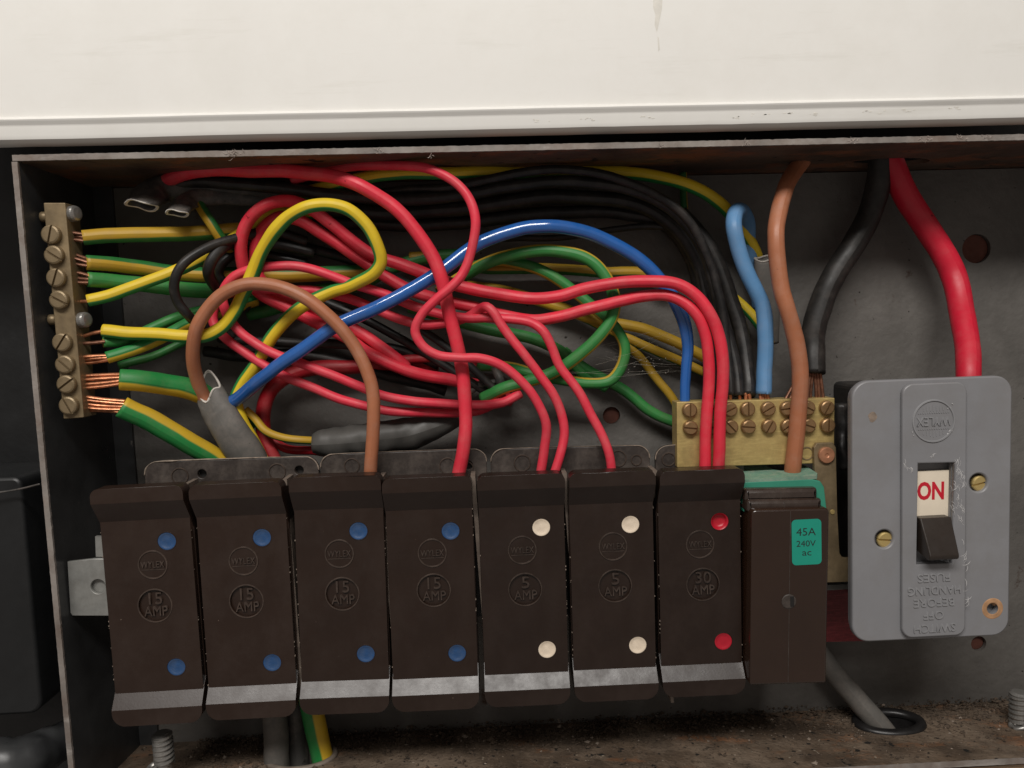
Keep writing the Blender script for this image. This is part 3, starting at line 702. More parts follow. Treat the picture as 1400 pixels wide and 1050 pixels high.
# recess walls darker plastic inside the window
finish('window_frame', plate([rrect(wc.x-wW/2-1.4, wc.x+wW/2+1.4, wc.z-wH/2-1.4, wc.z+wH/2+1.4, .3), win], SY+.2, SY+1.38), M['grey_plastic'], sw)
# embossed logo and warning, upside down
YS = SY-1.7
lg = P(1276, 575.5, YS)
finish('logo_ring', ring(lg.x, lg.z, 6.7, .32, YS, .38, 56), M['grey_relief'], rs)
finish('lettering', join([text('WYLEX', 11.0, 2.9, .35, lg.x, lg.z-.1, YS, ang+pi)]+[boxm(lg.x-5+i*.75, lg.x-4.65+i*.75, YS-.2, YS+.02, lg.z+z_-.14, lg.z+z_+.14) for i in range(14) for z_ in (2.6, -2.6)]), M['grey_relief'], rs)
fins = [boxm(lg.x+x_-.1, lg.x+x_+.1, YS-.14, YS+.02, lg.z+(3.2 if s_ > 0 else -5.2+abs(x_)*.25), lg.z+(5.2-abs(x_)*.25 if s_ > 0 else -3.2)) for x_ in (-3.2, -2.1, -1.0, 0, 1.0, 2.1, 3.2) for s_ in (1, -1)]
finish('logo_lines', join(fins), M['grey_relief'], rs)
for s, px, py, w_ in (('FUSES', 1276.5, 789.5, 10.8), ('HANDLING', 1277, 807, 17.4), ('BEFORE', 1276.5, 823.5, 13.4), ('OFF', 1276, 841, 6.6), ('SWITCH', 1277.5, 858.5, 13.8)):
    p = P(px, py, YS); finish('lettering', text(s, w_, 2.75, .34, p.x, p.z, YS, ang+pi+.012), M['grey_relief'], rs)
# screws, holes, wear
for (x, y, a) in ((1209, 737, -6), (1338, 660, 12)):
    screw(sw, x, y, SY+2.4, 12.0, 1.3, a, 'brass')
finish('worn_hole', ring(sh.x, sh.z, 2.75, .85, SY+.02, .12), M['worn_hole'], sw)
finish('hole_floor', lathe([(2.4, 0), (2.4, .5)], (sh.x, SY+3.3, sh.z), (0, 1, 0)), M['grommet'], sw)
finish('hole_crumb', lathe([(.9, 0), (.7, .5), (.2, .8)], (sh.x+1.5, SY+1.6, sh.z+1.2), (-.4, -1, .3), 7), M['worn_hole'], sw)
bl = [(fh.x+(1.5+.5*noise.noise(Vector((a, 1, 2))))*cos(a), fh.z+(1.6+.5*noise.noise(Vector((a, 5, 2))))*sin(a)) for a in [i*pi/8 for i in range(16)]]
finish('filled_hole', prism(bl, SY-.05, SY+.2), M['filled'], sw)
def strokes(lst, Y, mt, parent, r=.11):
    ms = []
    for (x0, y0, x1, y1, n, sp, ln) in lst:
        for i in range(n):
            t = random.random(); cx = x0+(x1-x0)*t+random.gauss(0, sp); cy = y0+(y1-y0)*t+random.gauss(0, sp)
            a = math.atan2(y1-y0, x1-x0)+random.gauss(0, .45); l = ln*random.uniform(.4, 1.3)
            pts_ = [P(cx+cos(a+k*.25)*l*(k/3-.5), cy+sin(a+k*.25)*l*(k/3-.5), Y) for k in range(4)]
            rr = r*random.uniform(.35, 1.2)
            ms.append(sweep([Vector((*p, rr*(.3 if k in (0, 3) else 1))) for k, p in enumerate(pts_)], 5, flat=.3))
    o = finish('scuff_marks', join(ms), M[mt], parent); o['kind'] = 'stuff'
strokes([(1308, 628, 1318, 665, 34, 2.5, 9), (1305, 660, 1318, 700, 26, 2.5, 10), (1302, 690, 1316, 716, 12, 2, 10), (1236, 633, 1250, 646, 14, 1.5, 8), (1272, 632, 1277, 618, 4, .8, 8), (1318, 735, 1324, 840, 16, 1.2, 12)], SY-1.72, 'scuff', sw)
strokes([(1296, 560, 1304, 553, 3, 1, 4), (1296, 592, 1300, 588, 5, 1.5, 4), (1246, 584, 1250, 597, 3, .6, 3)], SY-1.9, 'scuff', sw, .16)

# ------------------------------------------------------------------ wires
def wire(name, label, mt, w_, pts, twist=(0, 0), cat='wire', n=20, flat=1.0, hollow=0, jit=.018, group=None, strands=None, cut='sheath_cut', slant=0):
    ys = [p[2] if len(p) > 2 else None for p in pts]
    idx = [i for i, y in enumerate(ys) if y is not None]
    for i in range(len(ys)):
        if ys[i] is None:
            a = max([k for k in idx if k < i], default=idx[0]); b = min([k for k in idx if k > i], default=idx[-1])
            ys[i] = ys[a] if a == b else ys[a]+(ys[b]-ys[a])*(i-a)/(b-a)
    vv = []
    dm_ = lambda y: y if y < 25 else 25+(y-25)*.70
    ys = [dm_(y) for y in ys]
    for p, y in zip(pts, ys):
        ww = p[3] if len(p) > 3 else w_; q_ = P(p[0], p[1], y); vv.append(Vector((q_.x, q_.y, q_.z, mm(ww/2, y))))
    base_ = vv[0].xyz
    sm = catmull(vv); sd_ = random.uniform(0, 500)
    if not hollow:
        for i_, p_ in enumerate(sm):
            k_ = min(1, i_/6, (len(sm)-1-i_)/6); q_ = Vector((sd_, i_*.055, 0)); q2 = Vector((sd_, i_*.16, 7))
            d_ = (Vector((noise.noise(q_), noise.noise(q_+Vector((9, 0, 0))), noise.noise(q_+Vector((17, 0, 0)))))*.7+Vector((noise.noise(q2), 0, noise.noise(q2+Vector((5, 0, 0)))))*.10)*k_
            sm[i_] = Vector((p_.x+d_.x, p_.y+d_.y, p_.z+d_.z, p_.w*(1+.035*noise.noise(Vector((sd_, i_*.09, 3))))))
    me = sweep(sm, n, flat, twist, hollow, jit, slant)
    mats = [M[mt], M[cut]]
    if hollow:
        cen_ = sum((v.co for v in list(me.vertices)[:n]), Vector((0, 0, 0)))/n
        loop = [v.co+(cen_-v.co)*.06 for v in list(me.vertices)[:n]]; loop.append(loop[0].copy())
        bd = sweep([Vector((*p_, .42 if mt == 'sheath' else .24)) for p_ in loop], 7, jit=.3)
        for p_ in bd.polygons: p_.material_index = 1
        me = join([me, bd]); me.shade_smooth()
    if strands:
        t = thing(name, label, cat, base_, group)
        finish('insulation', me, mats, t)
        for (x0, y0, Y0, x1, y1, Y1, k, spread, mt2) in strands:
            for j in range(k):
                s_ = (j-(k-1)/2)*spread; s2 = s_*.75
                a = P(x0+random.uniform(-.5, .5), y0, Y0); b = P(x1, y1, Y1)
                d = (b-a).normalized(); nn = Vector((0, 1, 0)).cross(d).normalized()
                a2 = a+nn*mm(s_, Y0)+Vector((0, random.uniform(-.8, .8), 0)); b2 = b+nn*mm(s2, Y1); mid = (a2+b2)/2+nn*random.uniform(-.25, .25)+Vector((0, random.uniform(-.3, .3), 0))
                finish('copper_strand', sweep(catmull([Vector((*a2, .6)), Vector((*mid, .6)), Vector((*b2, .6))]), 8), M[mt2], t)
        return t
    o = finish(name, me, mats, shift=base_); tag(o, label, cat, group)
    return o

# --- reds
wire('red_wire', 'thick red wire arching from the top left sheath down into the fourth fuse', 'red', 18.5,
     [(205, 268, 30), (224, 249, 26), (250, 237, 22), (300, 233), (350, 233), (400, 234, 13), (450, 240), (490, 252, 7), (530, 276), (565, 310), (590, 348), (605, 390, 9), (614, 430), (623, 465), (631, 502, 11), (635, 540), (637, 580), (633, 618, 10), (626, 652), (622, 680, 10)])
wire('red_wire', 'thin red wire making a tight S curl in front, into the fifth fuse', 'pink', 12.8,
     [(400, 246, 24), (440, 234, 20), (490, 227, 14), (545, 226), (588, 231, 6), (617, 245), (640, 270), (652, 302, 3), (646, 342), (634, 372), (616, 394, 3), (595, 412), (577, 432), (569, 453, 5), (579, 472), (600, 485), (630, 490, 5), (657, 490), (685, 500), (711, 521, 6), (732, 546), (745, 577), (743, 612, 8), (739, 650), (737, 672, 9)])
wire('red_wire', 'thin red wire kinked sharply at its peak, second wire into the fifth fuse', 'pink', 12.8,
     [(691, 543, 32), (655, 560, 28), (625, 564), (590, 566), (537, 562, 22), (500, 555), (470, 547), (437, 534), (400, 519, 21), (360, 497), (332, 480), (307, 460, 22), (292, 438), (297, 412), (325, 398, 24), (365, 395), (400, 396), (440, 399), (475, 407, 22), (510, 421), (545, 436), (577, 444, 24), (610, 442), (640, 434, 20), (657, 422), (666, 419, 14), (675, 426), (690, 449), (713, 481, 12), (735, 511), (755, 537), (767, 566, 12), (771, 596), (766, 621), (758, 646, 10), (750, 670, 10)])
wire('red_wire', 'thin red wire sweeping low past the grey tape and over into the sixth fuse', 'pink', 12.8,
     [(712, 538, 27), (690, 549, 25), (662, 552), (625, 552), (587, 550, 20), (525, 540), (487, 527), (450, 512, 18), (412, 497), (380, 485), (350, 470, 18), (325, 451), (310, 427), (306, 402, 18), (320, 380), (345, 368), (375, 364, 16), (410, 366), (445, 374), (480, 386, 17), (525, 402), (562, 417), (600, 428, 20), (640, 436), (670, 435, 17), (700, 436), (724, 441), (742, 453, 13), (756, 476), (768, 502), (786, 528, 12), (805, 560), (822, 592), (832, 620, 10), (836, 645), (838, 668, 10)])
wire('red_wire', 'thick red wire, upper of the pair into the red-spotted fuse, looped at left', 'red', 16.5,
     [(700, 548, 47), (660, 528, 43), (620, 520, 37), (580, 513), (540, 499, 32), (500, 480), (475, 462), (430, 440), (390, 420, 30), (355, 400), (335, 370), (330, 335, 20), (339, 303), (362, 281, 16), (392, 275), (420, 284, 20), (455, 308), (505, 345, 24), (550, 364), (590, 379, 23), (632, 391), (675, 401, 19), (725, 407), (762, 404), (800, 393, 15), (850, 385), (900, 384, 9), (930, 390), (957, 409), (975, 434, 6), (984, 457), (989, 487), (988, 525, 6), (986, 570), (983, 620, 8), (981, 660, 9)])
wire('red_wire', 'thick red wire, lower of the pair into the red-spotted fuse', 'red', 16,
     [(556, 503, 36), (545, 492, 34), (520, 472), (480, 448), (430, 425, 34), (380, 405), (356, 380), (350, 345, 25), (358, 315), (380, 296, 22), (410, 301), (440, 320), (475, 343, 26), (525, 376), (575, 401, 27), (620, 415), (650, 420), (690, 431, 22), (730, 439), (762, 435), (800, 425, 17), (850, 412), (880, 404), (910, 402, 11), (934, 412), (953, 432, 8), (964, 462), (969, 505, 8), (968, 550), (965, 600, 9), (963, 660, 9)])
wire('shaded_red_wire', 'red cable, coloured darker for the shadow, curling behind the blue wire near the sheath', 'red_shaded', 20,
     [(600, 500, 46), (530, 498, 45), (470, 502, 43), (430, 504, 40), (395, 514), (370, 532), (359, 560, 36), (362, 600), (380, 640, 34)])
wire('red_wire', 'short red wire end in the dark behind the S curl', 'red_shaded', 13, [(540, 494, 40), (580, 490, 40), (620, 488, 40), (650, 500, 42)])
wire('red_wire', 'red wire running flat along the shadow under the third fuse base', 'red_shaded', 12, [(372, 602, 38), (390, 612, 36), (430, 616), (470, 625, 34)])
# --- browns, blues
wire('brown_wire', 'brown wire arching from the cut grey sheath into the third fuse', 'brown', 18,
     [(306, 590, 23), (290, 562, 23), (279, 543, 22.5), (271, 522, 19.5), (264, 485, 14), (268, 450, 11), (280, 426), (298, 406), (325, 393, 9), (352, 389), (382, 392), (412, 404, 8), (440, 423), (462, 445), (482, 471, 8), (499, 502), (509, 535), (511, 570, 8), (510, 608), (508, 645, 9), (506, 672, 10)])
wire('brown_wire', 'thick brown cable from the rusty top wall down into the breaker', 'brown', 22.5,
     [(1098, 218, 30), (1086, 236, 24), (1073, 260, 17), (1065, 288), (1061, 322, 10), (1062, 355), (1067, 388), (1075, 420, 8), (1084, 450), (1091, 482), (1094, 520, 9), (1092, 557), (1088, 597), (1084, 640, 11), (1083, 670, 14)])
wire('blue_wire', 'glossy blue wire from the grey sheath rising diagonally then down to the brass block', 'blue', 18.5,
     [(325, 590, 30), (306, 563, 27), (330, 542, 21), (355, 521, 16), (390, 493, 13), (425, 468), (455, 449, 13), (490, 432), (525, 415, 13), (562, 396), (600, 374, 14), (632, 349), (662, 329, 16), (700, 315), (737, 310, 18), (775, 312), (812, 321, 20), (850, 339), (878, 358), (900, 380, 20), (920, 408), (934, 440, 19), (940, 475, 18, 16), (939, 505, 17, 14.5), (936, 556, 16, 14)])
wire('light_blue_wire', 'thick light blue cable hooked over at its top, going into the brass block', 'light_blue', 21.5,
     [(1040, 420, 46), (1030, 372, 44), (1022, 335, 42), (1021, 305, 36), (1013, 288, 27), (1006, 292, 19), (1004, 310, 15), (1008, 338), (1018, 366), (1032, 395, 16), (1043, 422), (1047, 455), (1047, 490, 17), (1045, 520), (1044, 539, 16)], strands=[(1044, 556, 16, 1044, 535, 16, 4, 4.5, 'copper')])
# --- meter tails
wire('black_tail', 'very thick black meter tail from the top hole to the brass block', 'black_tail', 32,
     [(1206, 205, 34), (1203, 232, 36), (1198, 262, 38), (1187, 295, 40), (1169, 330), (1149, 363, 38), (1131, 396, 35), (1119, 425, 30), (1112, 455, 24), (1111, 483, 19), (1112, 511, 17)], cat='cable', n=18,
     strands=[(1102, 556, 16, 1108, 506, 17, 3, 5, 'copper_dark'), (1074, 556, 16, 1103, 505, 17, 3, 5, 'copper_dark'), (1121, 554, 16, 1117, 506, 17, 3, 5, 'copper_dark')])
wire('red_tail', 'very thick red meter tail from the top hole into the grey switch', 'tail_red', 32,
     [(1212, 205, 34), (1224, 238, 35), (1236, 265, 36), (1254, 294), (1274, 322, 36), (1290, 346), (1303, 375, 33), (1313, 410, 27), (1320, 450, 19), (1323, 485, 13), (1323, 515, 9), (1323, 545, 8)], cat='cable', n=22)
# --- blacks
wire('black_wire', 'black wire humped highest under the top rim, then down to the brass block', 'black', 12,
     [(520, 264, 26), (560, 259, 24), (600, 257), (650, 250, 20), (705, 237), (762, 231, 18), (805, 234), (850, 246, 18), (895, 265), (930, 291, 18), (957, 325), (973, 362, 20), (981, 400), (990, 450, 20), (998, 500), (999, 540, 16)], strands=[(999, 556, 16, 998, 536, 16, 1, 2, 'copper')])
wire('black_wire', 'grey-black wire just below the topmost one, curving down beside the blue cable', 'black', 16,
     [(215, 262, 28), (260, 250, 26), (320, 252, 24), (390, 258), (450, 266, 22), (520, 271), (580, 272, 22), (640, 266), (700, 255, 22), (762, 247), (815, 249, 22), (862, 258), (905, 276, 22), (940, 306), (962, 342, 22), (976, 385), (990, 440, 22), (1004, 500), (1010, 541, 16)], strands=[(1013, 556, 16, 1011, 537, 16, 1, 2, 'copper')])
wire('black_wire', 'thick black cable lying third from the top behind the others', 'black', 20,
     [(330, 268, 36), (400, 278, 36), (480, 288), (550, 292, 34), (650, 282), (750, 269, 32), (830, 273), (890, 288, 32), (930, 318), (955, 360, 34), (968, 420), (976, 480, 36), (982, 545, 38)])
wire('black_wire', 'black cable sagging lowest in the dark bundle under the top wall', 'black', 18,
     [(420, 310, 42), (500, 305, 42), (600, 308), (680, 300, 40), (775, 290), (850, 292, 40), (905, 305), (938, 340, 40), (958, 400), (968, 470, 42), (970, 545, 42)])
wire('black_wire', 'thin black wire bending at right beside the pair of red wires', 'black', 9,
     [(640, 330, 44), (720, 325, 42), (790, 322), (850, 313, 38), (895, 309), (925, 315, 34), (945, 338), (957, 375, 32), (968, 420), (985, 480, 32), (994, 520)])
wire('black_wire', 'thick black wire dropping straight to the block beside the light blue cable', 'black', 20,
     [(930, 290, 34), (965, 330, 32), (990, 380, 30), (1006, 430), (1018, 480, 23), (1023, 520), (1023, 541, 17)], strands=[(1022, 556, 16, 1022, 537, 16, 2, 7, 'copper')])
wire('black_wire', 'black wire looping outermost at the left of the tangle', 'black', 13,
     [(420, 330, 34), (370, 318, 28), (320, 326, 18), (278, 341, 12), (250, 361, 9), (239, 387, 9), (243, 411), (258, 430, 13), (280, 446, 24), (320, 460, 32)])
wire('black_wire', 'black wire looping inside the outer black loop at left', 'black', 15,
     [(430, 345, 36), (380, 335, 32), (325, 331, 22), (298, 344, 15), (286, 366, 14), (294, 389), (310, 405, 28), (340, 420, 36)])
wire('black_wire', 'short black loop innermost in the left tangle', 'black', 13,
     [(420, 360, 40), (360, 348, 36), (325, 346, 30), (306, 358, 28), (300, 374), (310, 392, 32)])
wire('black_wire', 'thin black wire slanting down behind the thick red one to the bundle', 'black', 11,
     [(470, 405, 34), (520, 424, 32), (550, 437), (585, 457, 30), (617, 479), (645, 503, 30), (665, 522), (686, 540, 32)])
wire('black_wire', 'black wire slanting just under the thin slanting one', 'black', 12,
     [(440, 410, 40), (500, 438, 38), (550, 464), (600, 495, 38), (640, 520), (670, 540, 38)])
wire('black_wire', 'black wire crossing level behind the blue diagonal', 'black', 13,
     [(300, 462, 42), (360, 466, 40), (420, 470), (475, 472, 40), (540, 478), (600, 500, 42)])
wire('black_wire', 'black wire arching low behind the two thin red sweeps', 'black', 15,
     [(280, 480, 44), (330, 488, 44), (400, 486), (470, 495, 44), (540, 516), (610, 535, 44)])
wire('black_wire', 'black wire behind the yellow loop near the pink arches', 'black', 14,
     [(380, 325, 38), (420, 338, 38), (470, 352), (520, 372, 40), (580, 400, 42)])
# --- earths
def cs(x0, y0, x1, y1, k, sp, Y0=10, Y1=10, mt='copper'): return [(x0, y0, Y0, x1, y1, Y1, k, sp, mt)]
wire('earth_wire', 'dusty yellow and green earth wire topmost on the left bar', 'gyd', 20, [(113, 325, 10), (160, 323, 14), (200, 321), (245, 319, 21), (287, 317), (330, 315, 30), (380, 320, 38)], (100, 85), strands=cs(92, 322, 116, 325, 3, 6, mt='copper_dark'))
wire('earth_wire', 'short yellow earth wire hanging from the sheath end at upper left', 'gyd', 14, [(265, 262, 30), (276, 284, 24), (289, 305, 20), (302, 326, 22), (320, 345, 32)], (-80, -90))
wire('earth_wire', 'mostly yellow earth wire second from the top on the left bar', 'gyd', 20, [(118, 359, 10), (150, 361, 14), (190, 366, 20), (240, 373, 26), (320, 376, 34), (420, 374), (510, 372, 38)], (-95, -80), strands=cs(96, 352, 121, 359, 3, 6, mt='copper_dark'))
wire('earth_wire', 'green-sided earth wire third from the top on the left bar', 'gyg', 20, [(120, 382, 10), (150, 384, 14), (190, 388), (235, 394, 24), (290, 398, 32), (360, 400, 40)], (10, 0), strands=cs(98, 378, 122, 382, 3, 6, mt='copper_dark'))
wire('earth_wire', 'bright yellow earth wire rising from the fourth screw of the bar', 'gy', 16.5, [(120, 411, 10), (150, 403, 12), (190, 391), (235, 373, 15), (270, 357), (302, 340, 20), (330, 320, 26), (355, 301, 27), (390, 289, 28), (430, 290, 30)], (100, 130), strands=cs(100, 412, 123, 411, 1, 4))
wire('earth_wire', 'bright yellow earth wire with the big front loop over the red wires', 'gy', 17.5,
     [(141, 452, 10), (175, 454, 11), (215, 456), (250, 460, 14), (278, 459), (303, 447, 15), (322, 425, 15), (334, 400), (346, 371, 14, 19), (358, 343), (375, 316, 9, 19), (395, 295), (420, 282, 6), (447, 280), (475, 287, 7), (500, 307), (516, 335, 10), (521, 358), (512, 374, 13), (487, 388), (455, 398, 19), (425, 412), (400, 429, 20), (380, 450), (363, 475, 22), (348, 500), (331, 524, 24), (322, 548), (330, 578, 25, 20), (346, 605, 25, 20), (362, 640, 25, 20)], (108, 100), strands=cs(102, 463, 144, 452, 1, 4))
wire('earth_wire', 'green and yellow earth wire behind the bright one at the fifth screw', 'gyg', 14, [(141, 468, 11), (170, 465, 15), (200, 452, 21), (235, 437, 24), (265, 428, 30), (320, 415, 38)], (-30, -60), strands=cs(103, 470, 144, 467, 1, 3, mt='copper_dark'))
wire('earth_wire', 'green over yellow earth wire at the sixth screw slanting up', 'gyh', 16.5, [(146, 489, 10), (175, 482, 13), (205, 471), (235, 456, 20), (262, 440), (300, 425, 28), (350, 410, 38)], (-72, -80), strands=cs(105, 493, 149, 489, 3, 4))
wire('earth_wire', 'dim green earth wire low behind the sixth screw wire', 'gyg', 11, [(163, 500, 24), (200, 490, 26), (240, 472, 30), (290, 450, 38)], (0, 0))
wire('earth_wire', 'thick green over yellow earth cable second from the bottom of the bar', 'gyh', 29, [(164, 519, 10), (190, 520, 12), (225, 525), (262, 533, 22), (300, 550, 30), (340, 590, 36)], (-78, -80), strands=cs(106, 523, 168, 518, 4, 5.5))
wire('earth_wire', 'thick yellow over green earth cable lowest on the left bar', 'gyh', 29, [(166, 556, 10), (190, 568, 12), (222, 585), (255, 603, 19), (295, 627, 24), (330, 660, 28)], (58, 55), strands=cs(108, 551, 170, 556, 5, 5.2))
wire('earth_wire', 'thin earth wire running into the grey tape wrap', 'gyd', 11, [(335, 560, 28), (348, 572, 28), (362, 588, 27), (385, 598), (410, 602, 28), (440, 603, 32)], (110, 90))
wire('earth_wire', 'long yellow earth wire under the top rim ending near the light blue cable', 'gy', 17,
     [(400, 270, 32), (437, 258, 27), (475, 248, 22), (525, 239, 18), (600, 237, 20), (660, 235, 24), (725, 234, 28), (790, 234), (850, 237, 28), (900, 242), (940, 253, 26), (970, 267), (992, 284, 30), (1012, 310, 36), (1030, 338, 42), (1042, 375, 47)], (110, 110))
wire('earth_wire', 'yellow earth wire tip showing beside the light blue cable', 'gy', 14, [(1000, 405, 44), (1022, 424, 40), (1040, 446, 36), (1052, 470, 38)], (110, 110))
wire('earth_wire', 'large green earth loop with yellow edge right of the blue arch', 'gyg', 17,
     [(600, 400, 34), (635, 377, 30), (662, 361, 27), (700, 348, 25), (750, 342, 24), (787, 347), (812, 360, 22), (830, 381), (840, 406, 20), (837, 431), (820, 457, 20), (790, 487), (762, 506, 24), (725, 521), (690, 531, 28), (660, 545, 34)], (76, 80))
wire('earth_wire', 'green earth wire with a kink beyond the large green loop', 'gyg', 15.5,
     [(640, 368, 36), (675, 356, 36), (710, 360, 34), (745, 371), (775, 391, 32), (800, 411), (825, 433, 30), (843, 452), (854, 476, 28), (850, 502), (833, 521, 28), (800, 524), (762, 517, 30), (720, 508, 34), (690, 502, 42), (640, 500, 47)], (-74, -70))
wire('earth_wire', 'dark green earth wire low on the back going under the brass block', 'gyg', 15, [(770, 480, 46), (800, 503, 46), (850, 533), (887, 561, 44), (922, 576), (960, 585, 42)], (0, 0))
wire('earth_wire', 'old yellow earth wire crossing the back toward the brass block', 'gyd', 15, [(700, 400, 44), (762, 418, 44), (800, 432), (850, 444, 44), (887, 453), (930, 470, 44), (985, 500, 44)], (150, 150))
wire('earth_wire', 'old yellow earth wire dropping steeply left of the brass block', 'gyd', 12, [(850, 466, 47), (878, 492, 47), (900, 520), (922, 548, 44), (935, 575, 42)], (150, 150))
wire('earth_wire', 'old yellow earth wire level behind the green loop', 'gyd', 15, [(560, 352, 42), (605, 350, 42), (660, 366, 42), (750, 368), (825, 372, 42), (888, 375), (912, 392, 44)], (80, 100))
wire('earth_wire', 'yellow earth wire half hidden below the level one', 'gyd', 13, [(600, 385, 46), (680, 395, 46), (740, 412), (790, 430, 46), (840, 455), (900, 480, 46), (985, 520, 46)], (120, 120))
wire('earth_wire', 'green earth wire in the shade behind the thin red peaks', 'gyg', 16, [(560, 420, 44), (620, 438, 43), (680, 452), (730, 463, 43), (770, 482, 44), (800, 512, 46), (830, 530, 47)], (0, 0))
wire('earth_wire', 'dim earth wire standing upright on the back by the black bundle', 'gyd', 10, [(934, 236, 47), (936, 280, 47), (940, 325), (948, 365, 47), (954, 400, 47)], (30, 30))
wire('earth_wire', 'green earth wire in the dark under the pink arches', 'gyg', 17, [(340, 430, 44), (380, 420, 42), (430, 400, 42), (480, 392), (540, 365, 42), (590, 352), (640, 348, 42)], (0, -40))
# --- sheathed cables
wire('grey_cable', 'cut grey flat cable sheath holding the brown and blue wires', 'sheath', 44, [(276, 513, 22, 34), (284, 530, 22, 40), (296, 556, 22, 45), (314, 588, 22, 48), (337, 622, 24, 50), (352, 660, 26, 50)], cat='cable', flat=.62, hollow=.84, n=28, jit=.05, slant=8.5)
wire('grey_cable', 'dark grey sheath end with pale cut rim at the top left', 'sheath_dark', 30, [(197, 277, 15, 44), (208, 266, 20, 44), (226, 258, 25, 36), (255, 256, 27, 26), (300, 255, 28, 22), (370, 262, 32, 20), (440, 274, 36, 18)], cat='cable', flat=.5, hollow=.80, n=24, jit=.1, slant=-4)
wire('grey_cable', 'curled dark grey sheath end right of the topmost one', 'sheath_dark', 26, [(244, 289, 14, 30), (253, 279, 19, 30), (267, 272, 24, 26), (290, 270, 27, 22), (330, 271, 30, 20), (380, 278, 34, 20)], cat='cable', flat=.5, hollow=.76, n=24, jit=.14, slant=-3)
wire('taped_joint', 'grey tape wrapped bundle lying above the third and fourth fuses', 'tape', 44, [(428, 606, 30, 26), (440, 606, 30, 36), (480, 602, 30, 42), (520, 598, 30, 46), (560, 592, 31, 44), (600, 580, 33, 34), (625, 572, 36, 22), (645, 562, 40, 12)], cat='tape', jit=.12, n=20)
wire('grey_cable', 'dark grey sheath scrap where the green loop meets the black wires', 'sheath_dark', 14, [(676, 502, 40, 10), (682, 515, 38, 13), (684, 530, 38, 12), (678, 545, 40, 8)], cat='cable', jit=.25)
wire('grey_cable', 'brown-grey torn sheath scrap beneath the thick red wire', 'sheath_dark', 10, [(640, 540, 40, 5), (652, 528, 38, 11), (668, 524, 38, 9), (684, 520, 40, 4)], cat='cable', jit=.25)
wire('grey_cable', 'pale grey sheath behind the light blue cable', 'sheath', 24, [(1046, 350, 36, 30), (1047, 372, 36, 32), (1050, 420, 38, 32), (1052, 470, 42, 26)], cat='cable', flat=.5, hollow=.85, n=20, slant=2)
wire('grey_cable', 'grey cable leaning out of the floor hole under the switch', 'sheath', 30, [(1085, 850, 44, 27), (1130, 905, 40, 29), (1165, 948, 36, 30), (1196, 985, 33, 31), (1215, 1010, 32, 31), (1240, 1050, 31, 31)], cat='cable', n=18)
wire('grey_cable', 'grey cable standing in the floor hole below the second fuse', 'sheath', 34, [(372, 930, 31), (375, 985, 29), (378, 1020, 27), (380, 1075, 27)], cat='cable', n=18)
wire('earth_wire', 'thick yellow and green earth cable dropping through the floor hole', 'gyh', 30, [(415, 920, 31), (427, 975, 29), (437, 1015, 27), (448, 1070, 26)], (75, 75))
wire('grey_cable', 'dark purple-grey cable between the two cables in the floor hole', 'sheath_dark', 28, [(400, 930, 37), (404, 985, 36), (408, 1025, 34), (412, 1080, 33)], cat='cable')

# black insulated stub beside the link
wire('taped_stub', 'black taped stub between brass block and grey switch', 'black', 17, [(1150, 552, 24), (1151, 585, 24), (1152, 615, 22), (1156, 640, 22)], cat='tape', jit=.25)

# ------------------------------------------------------------------ bolts
def bolt(px, ytop, ybot, Y, rpx, label):
    a = P(px, ytop, Y); b = P(px, ybot, Y); r = mm(rpx, Y)
    t = thing('threaded_bolt', label, 'bolt', (b.x, Y, b.z), 'bolts sticking up from the box floor')
    h_ = a.z-b.z+4; n = 24; v = []; F = []; turns = max(4, int(h_/1.6)); K = turns*n
    for i in range(K+1):
        an = 2*pi*i/n; z = b.z-4+h_*i/K
        for k_ in range(4):
            rr = r*(1, .97, .70, .72)[k_]; dz = (0, .35, .6, .85)[k_]*h_/turns
            v.append((a.x+rr*cos(an), Y+rr*sin(an), z+dz))
    for i in range(K):
        for k_ in range(3): F.append([i*4+k_, (i+1)*4+k_, (i+1)*4+k_+1, i*4+k_+1])
    finish('thread', fixn(mesh_of(v, F)), M['steel'], t)
    finish('tip', lathe([(r*.95, 0), (r*.95, .3), (r*.7, .9)], (a.x, Y, a.z+.3), (0, 0, 1)), M['steel'], t, smooth=False)
    finish('core', lathe([(r*.85, -6), (r*.85, h_-3.6)], (b.x, Y, b.z), (0, 0, 1)), M['steel'], t)
    c = P(px-12, ybot+14, Y-7)
    pts_ = [Vector((b.x+3.2*cos(q_)-1, Y-2+2.6*sin(q_), b.z-3.5+.8*sin(q_*1.5), .9)) for q_ in [k_*.7 for k_ in range(8)]]
    finish('spring_nut', sweep(catmull(pts_, .4), 8, jit=.3), M['steel'], t)
bolt(222, 1006, 1030, 12, 14, 'threaded steel bolt standing on the floor below the first fuse')
bolt(1394, 950, 975, 24, 14, 'threaded steel bolt at the right edge of the box floor')

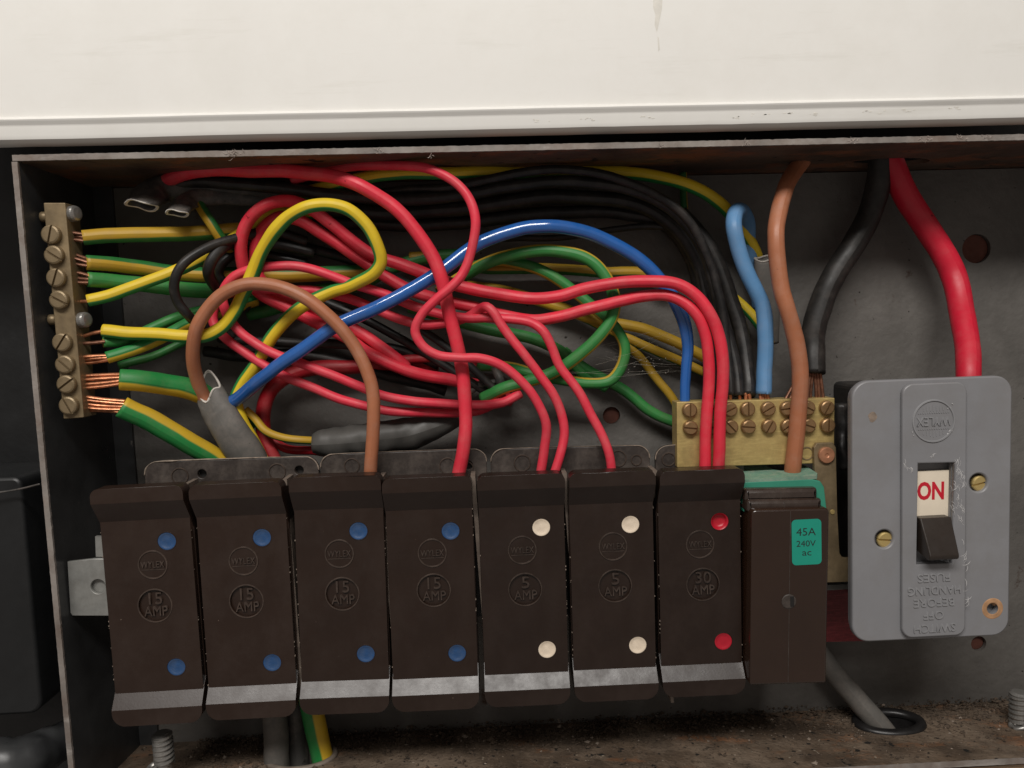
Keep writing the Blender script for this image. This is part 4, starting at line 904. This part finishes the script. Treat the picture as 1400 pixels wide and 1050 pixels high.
# ------------------------------------------------------------------ dirt on the floor, cobweb
def crumbs(n, seed):
    rd = random.Random(seed); v = []; F = []
    for i in range(n):
        x = rd.uniform(XL+25, XR-10); y = BY-abs(rd.gauss(0, 13)) if rd.random() < .8 else rd.uniform(3, BY)
        if y < 1 or ((x-h1.x)/13)**2+((y-H1Y)/9.5)**2 < 1 or ((x-h2.x)/13.5)**2+((y-H2Y)/9.5)**2 < 1: continue
        s_ = min(1.6, .12+rd.expovariate(4.2)); z = zfl(x, y)+s_*.3+max(0, (y-BY+8))*rd.random()*.3
        k = len(v)
        for j in range(6):
            d = [(1, 0, 0), (-1, 0, 0), (0, 1, 0), (0, -1, 0), (0, 0, 1), (0, 0, -1)][j]
            q_ = s_*rd.uniform(.5, 1.2); v.append((x+d[0]*q_+rd.uniform(-.2, .2)*s_, y+d[1]*q_, z+d[2]*q_*.7))
        for a, b, c in ((0, 2, 4), (2, 1, 4), (1, 3, 4), (3, 0, 4), (2, 0, 5), (1, 2, 5), (3, 1, 5), (0, 3, 5)): F.append([k+a, k+b, k+c])
    return mesh_of(v, F)
ob = finish('dirt_crumbs', crumbs(11000, 3), M['dirt']); ob['kind'] = 'stuff'; tag(ob, 'brown dirt crumbs and grit strewn along the back of the box floor', 'dirt')
ob = finish('pale_grit', crumbs(500, 8), M['dust_edge']); ob['kind'] = 'stuff'; tag(ob, 'pale grit specks scattered over the box floor', 'grit')
ms = []
rd = random.Random(5)
for i in range(12):
    x0, y0 = rd.uniform(760, 860), rd.uniform(470, 520); x1, y1 = rd.uniform(880, 940), rd.uniform(450, 510)
    a = P(x0, y0, rd.uniform(20, 30)); b = P(x1, y1, rd.uniform(26, 40)); md = (a+b)/2+Vector((0, 0, -rd.uniform(.5, 4)))
    ms.append(sweep([Vector((*(a*(1-t)**2+md*2*t*(1-t)+b*t*t), .022)) for t in [k/8 for k in range(9)]], 4))
for i in range(40):
    c = P(rd.uniform(855, 935), rd.uniform(455, 510), rd.uniform(28, 38)); ms.append(lathe([(.02, 0), (.16, .1), (.02, .2)], c, (0, -1, 0), 5))
ob = finish('cobweb', join(ms), M['web']); ob['kind'] = 'stuff'; tag(ob, 'dusty cobweb threads stretched between the green loop and brass block', 'cobweb')
# fluff on the rim
ms = []
for (x, y, n_, sp) in ((316, 210, 26, 5), (518, 206, 8, 4), (588, 214, 5, 2), (905, 199, 8, 4), (1020, 197, 8, 4), (1165, 194, 9, 4), (1265, 190, 9, 4), (1315, 189, 9, 4), (1350, 188, 8, 4)):
    for k in range(n_):
        a = P(x+rd.gauss(0, sp), y+rd.gauss(0, sp*.5), -1.2); d = Vector((rd.gauss(0, 1), rd.gauss(0, .4), rd.gauss(0, .8))).normalized()*rd.uniform(.5, 1.6)
        ms.append(sweep([Vector((*a, .06)), Vector((*(a+d*.5+Vector((0, 0, rd.uniform(-.3, .3)))), .07)), Vector((*(a+d), .03))], 4))
ob = finish('rim_fluff', join(ms), M['fluff']); ob['kind'] = 'stuff'; tag(ob, 'bits of dust fluff caught on the top rim of the box', 'dust')
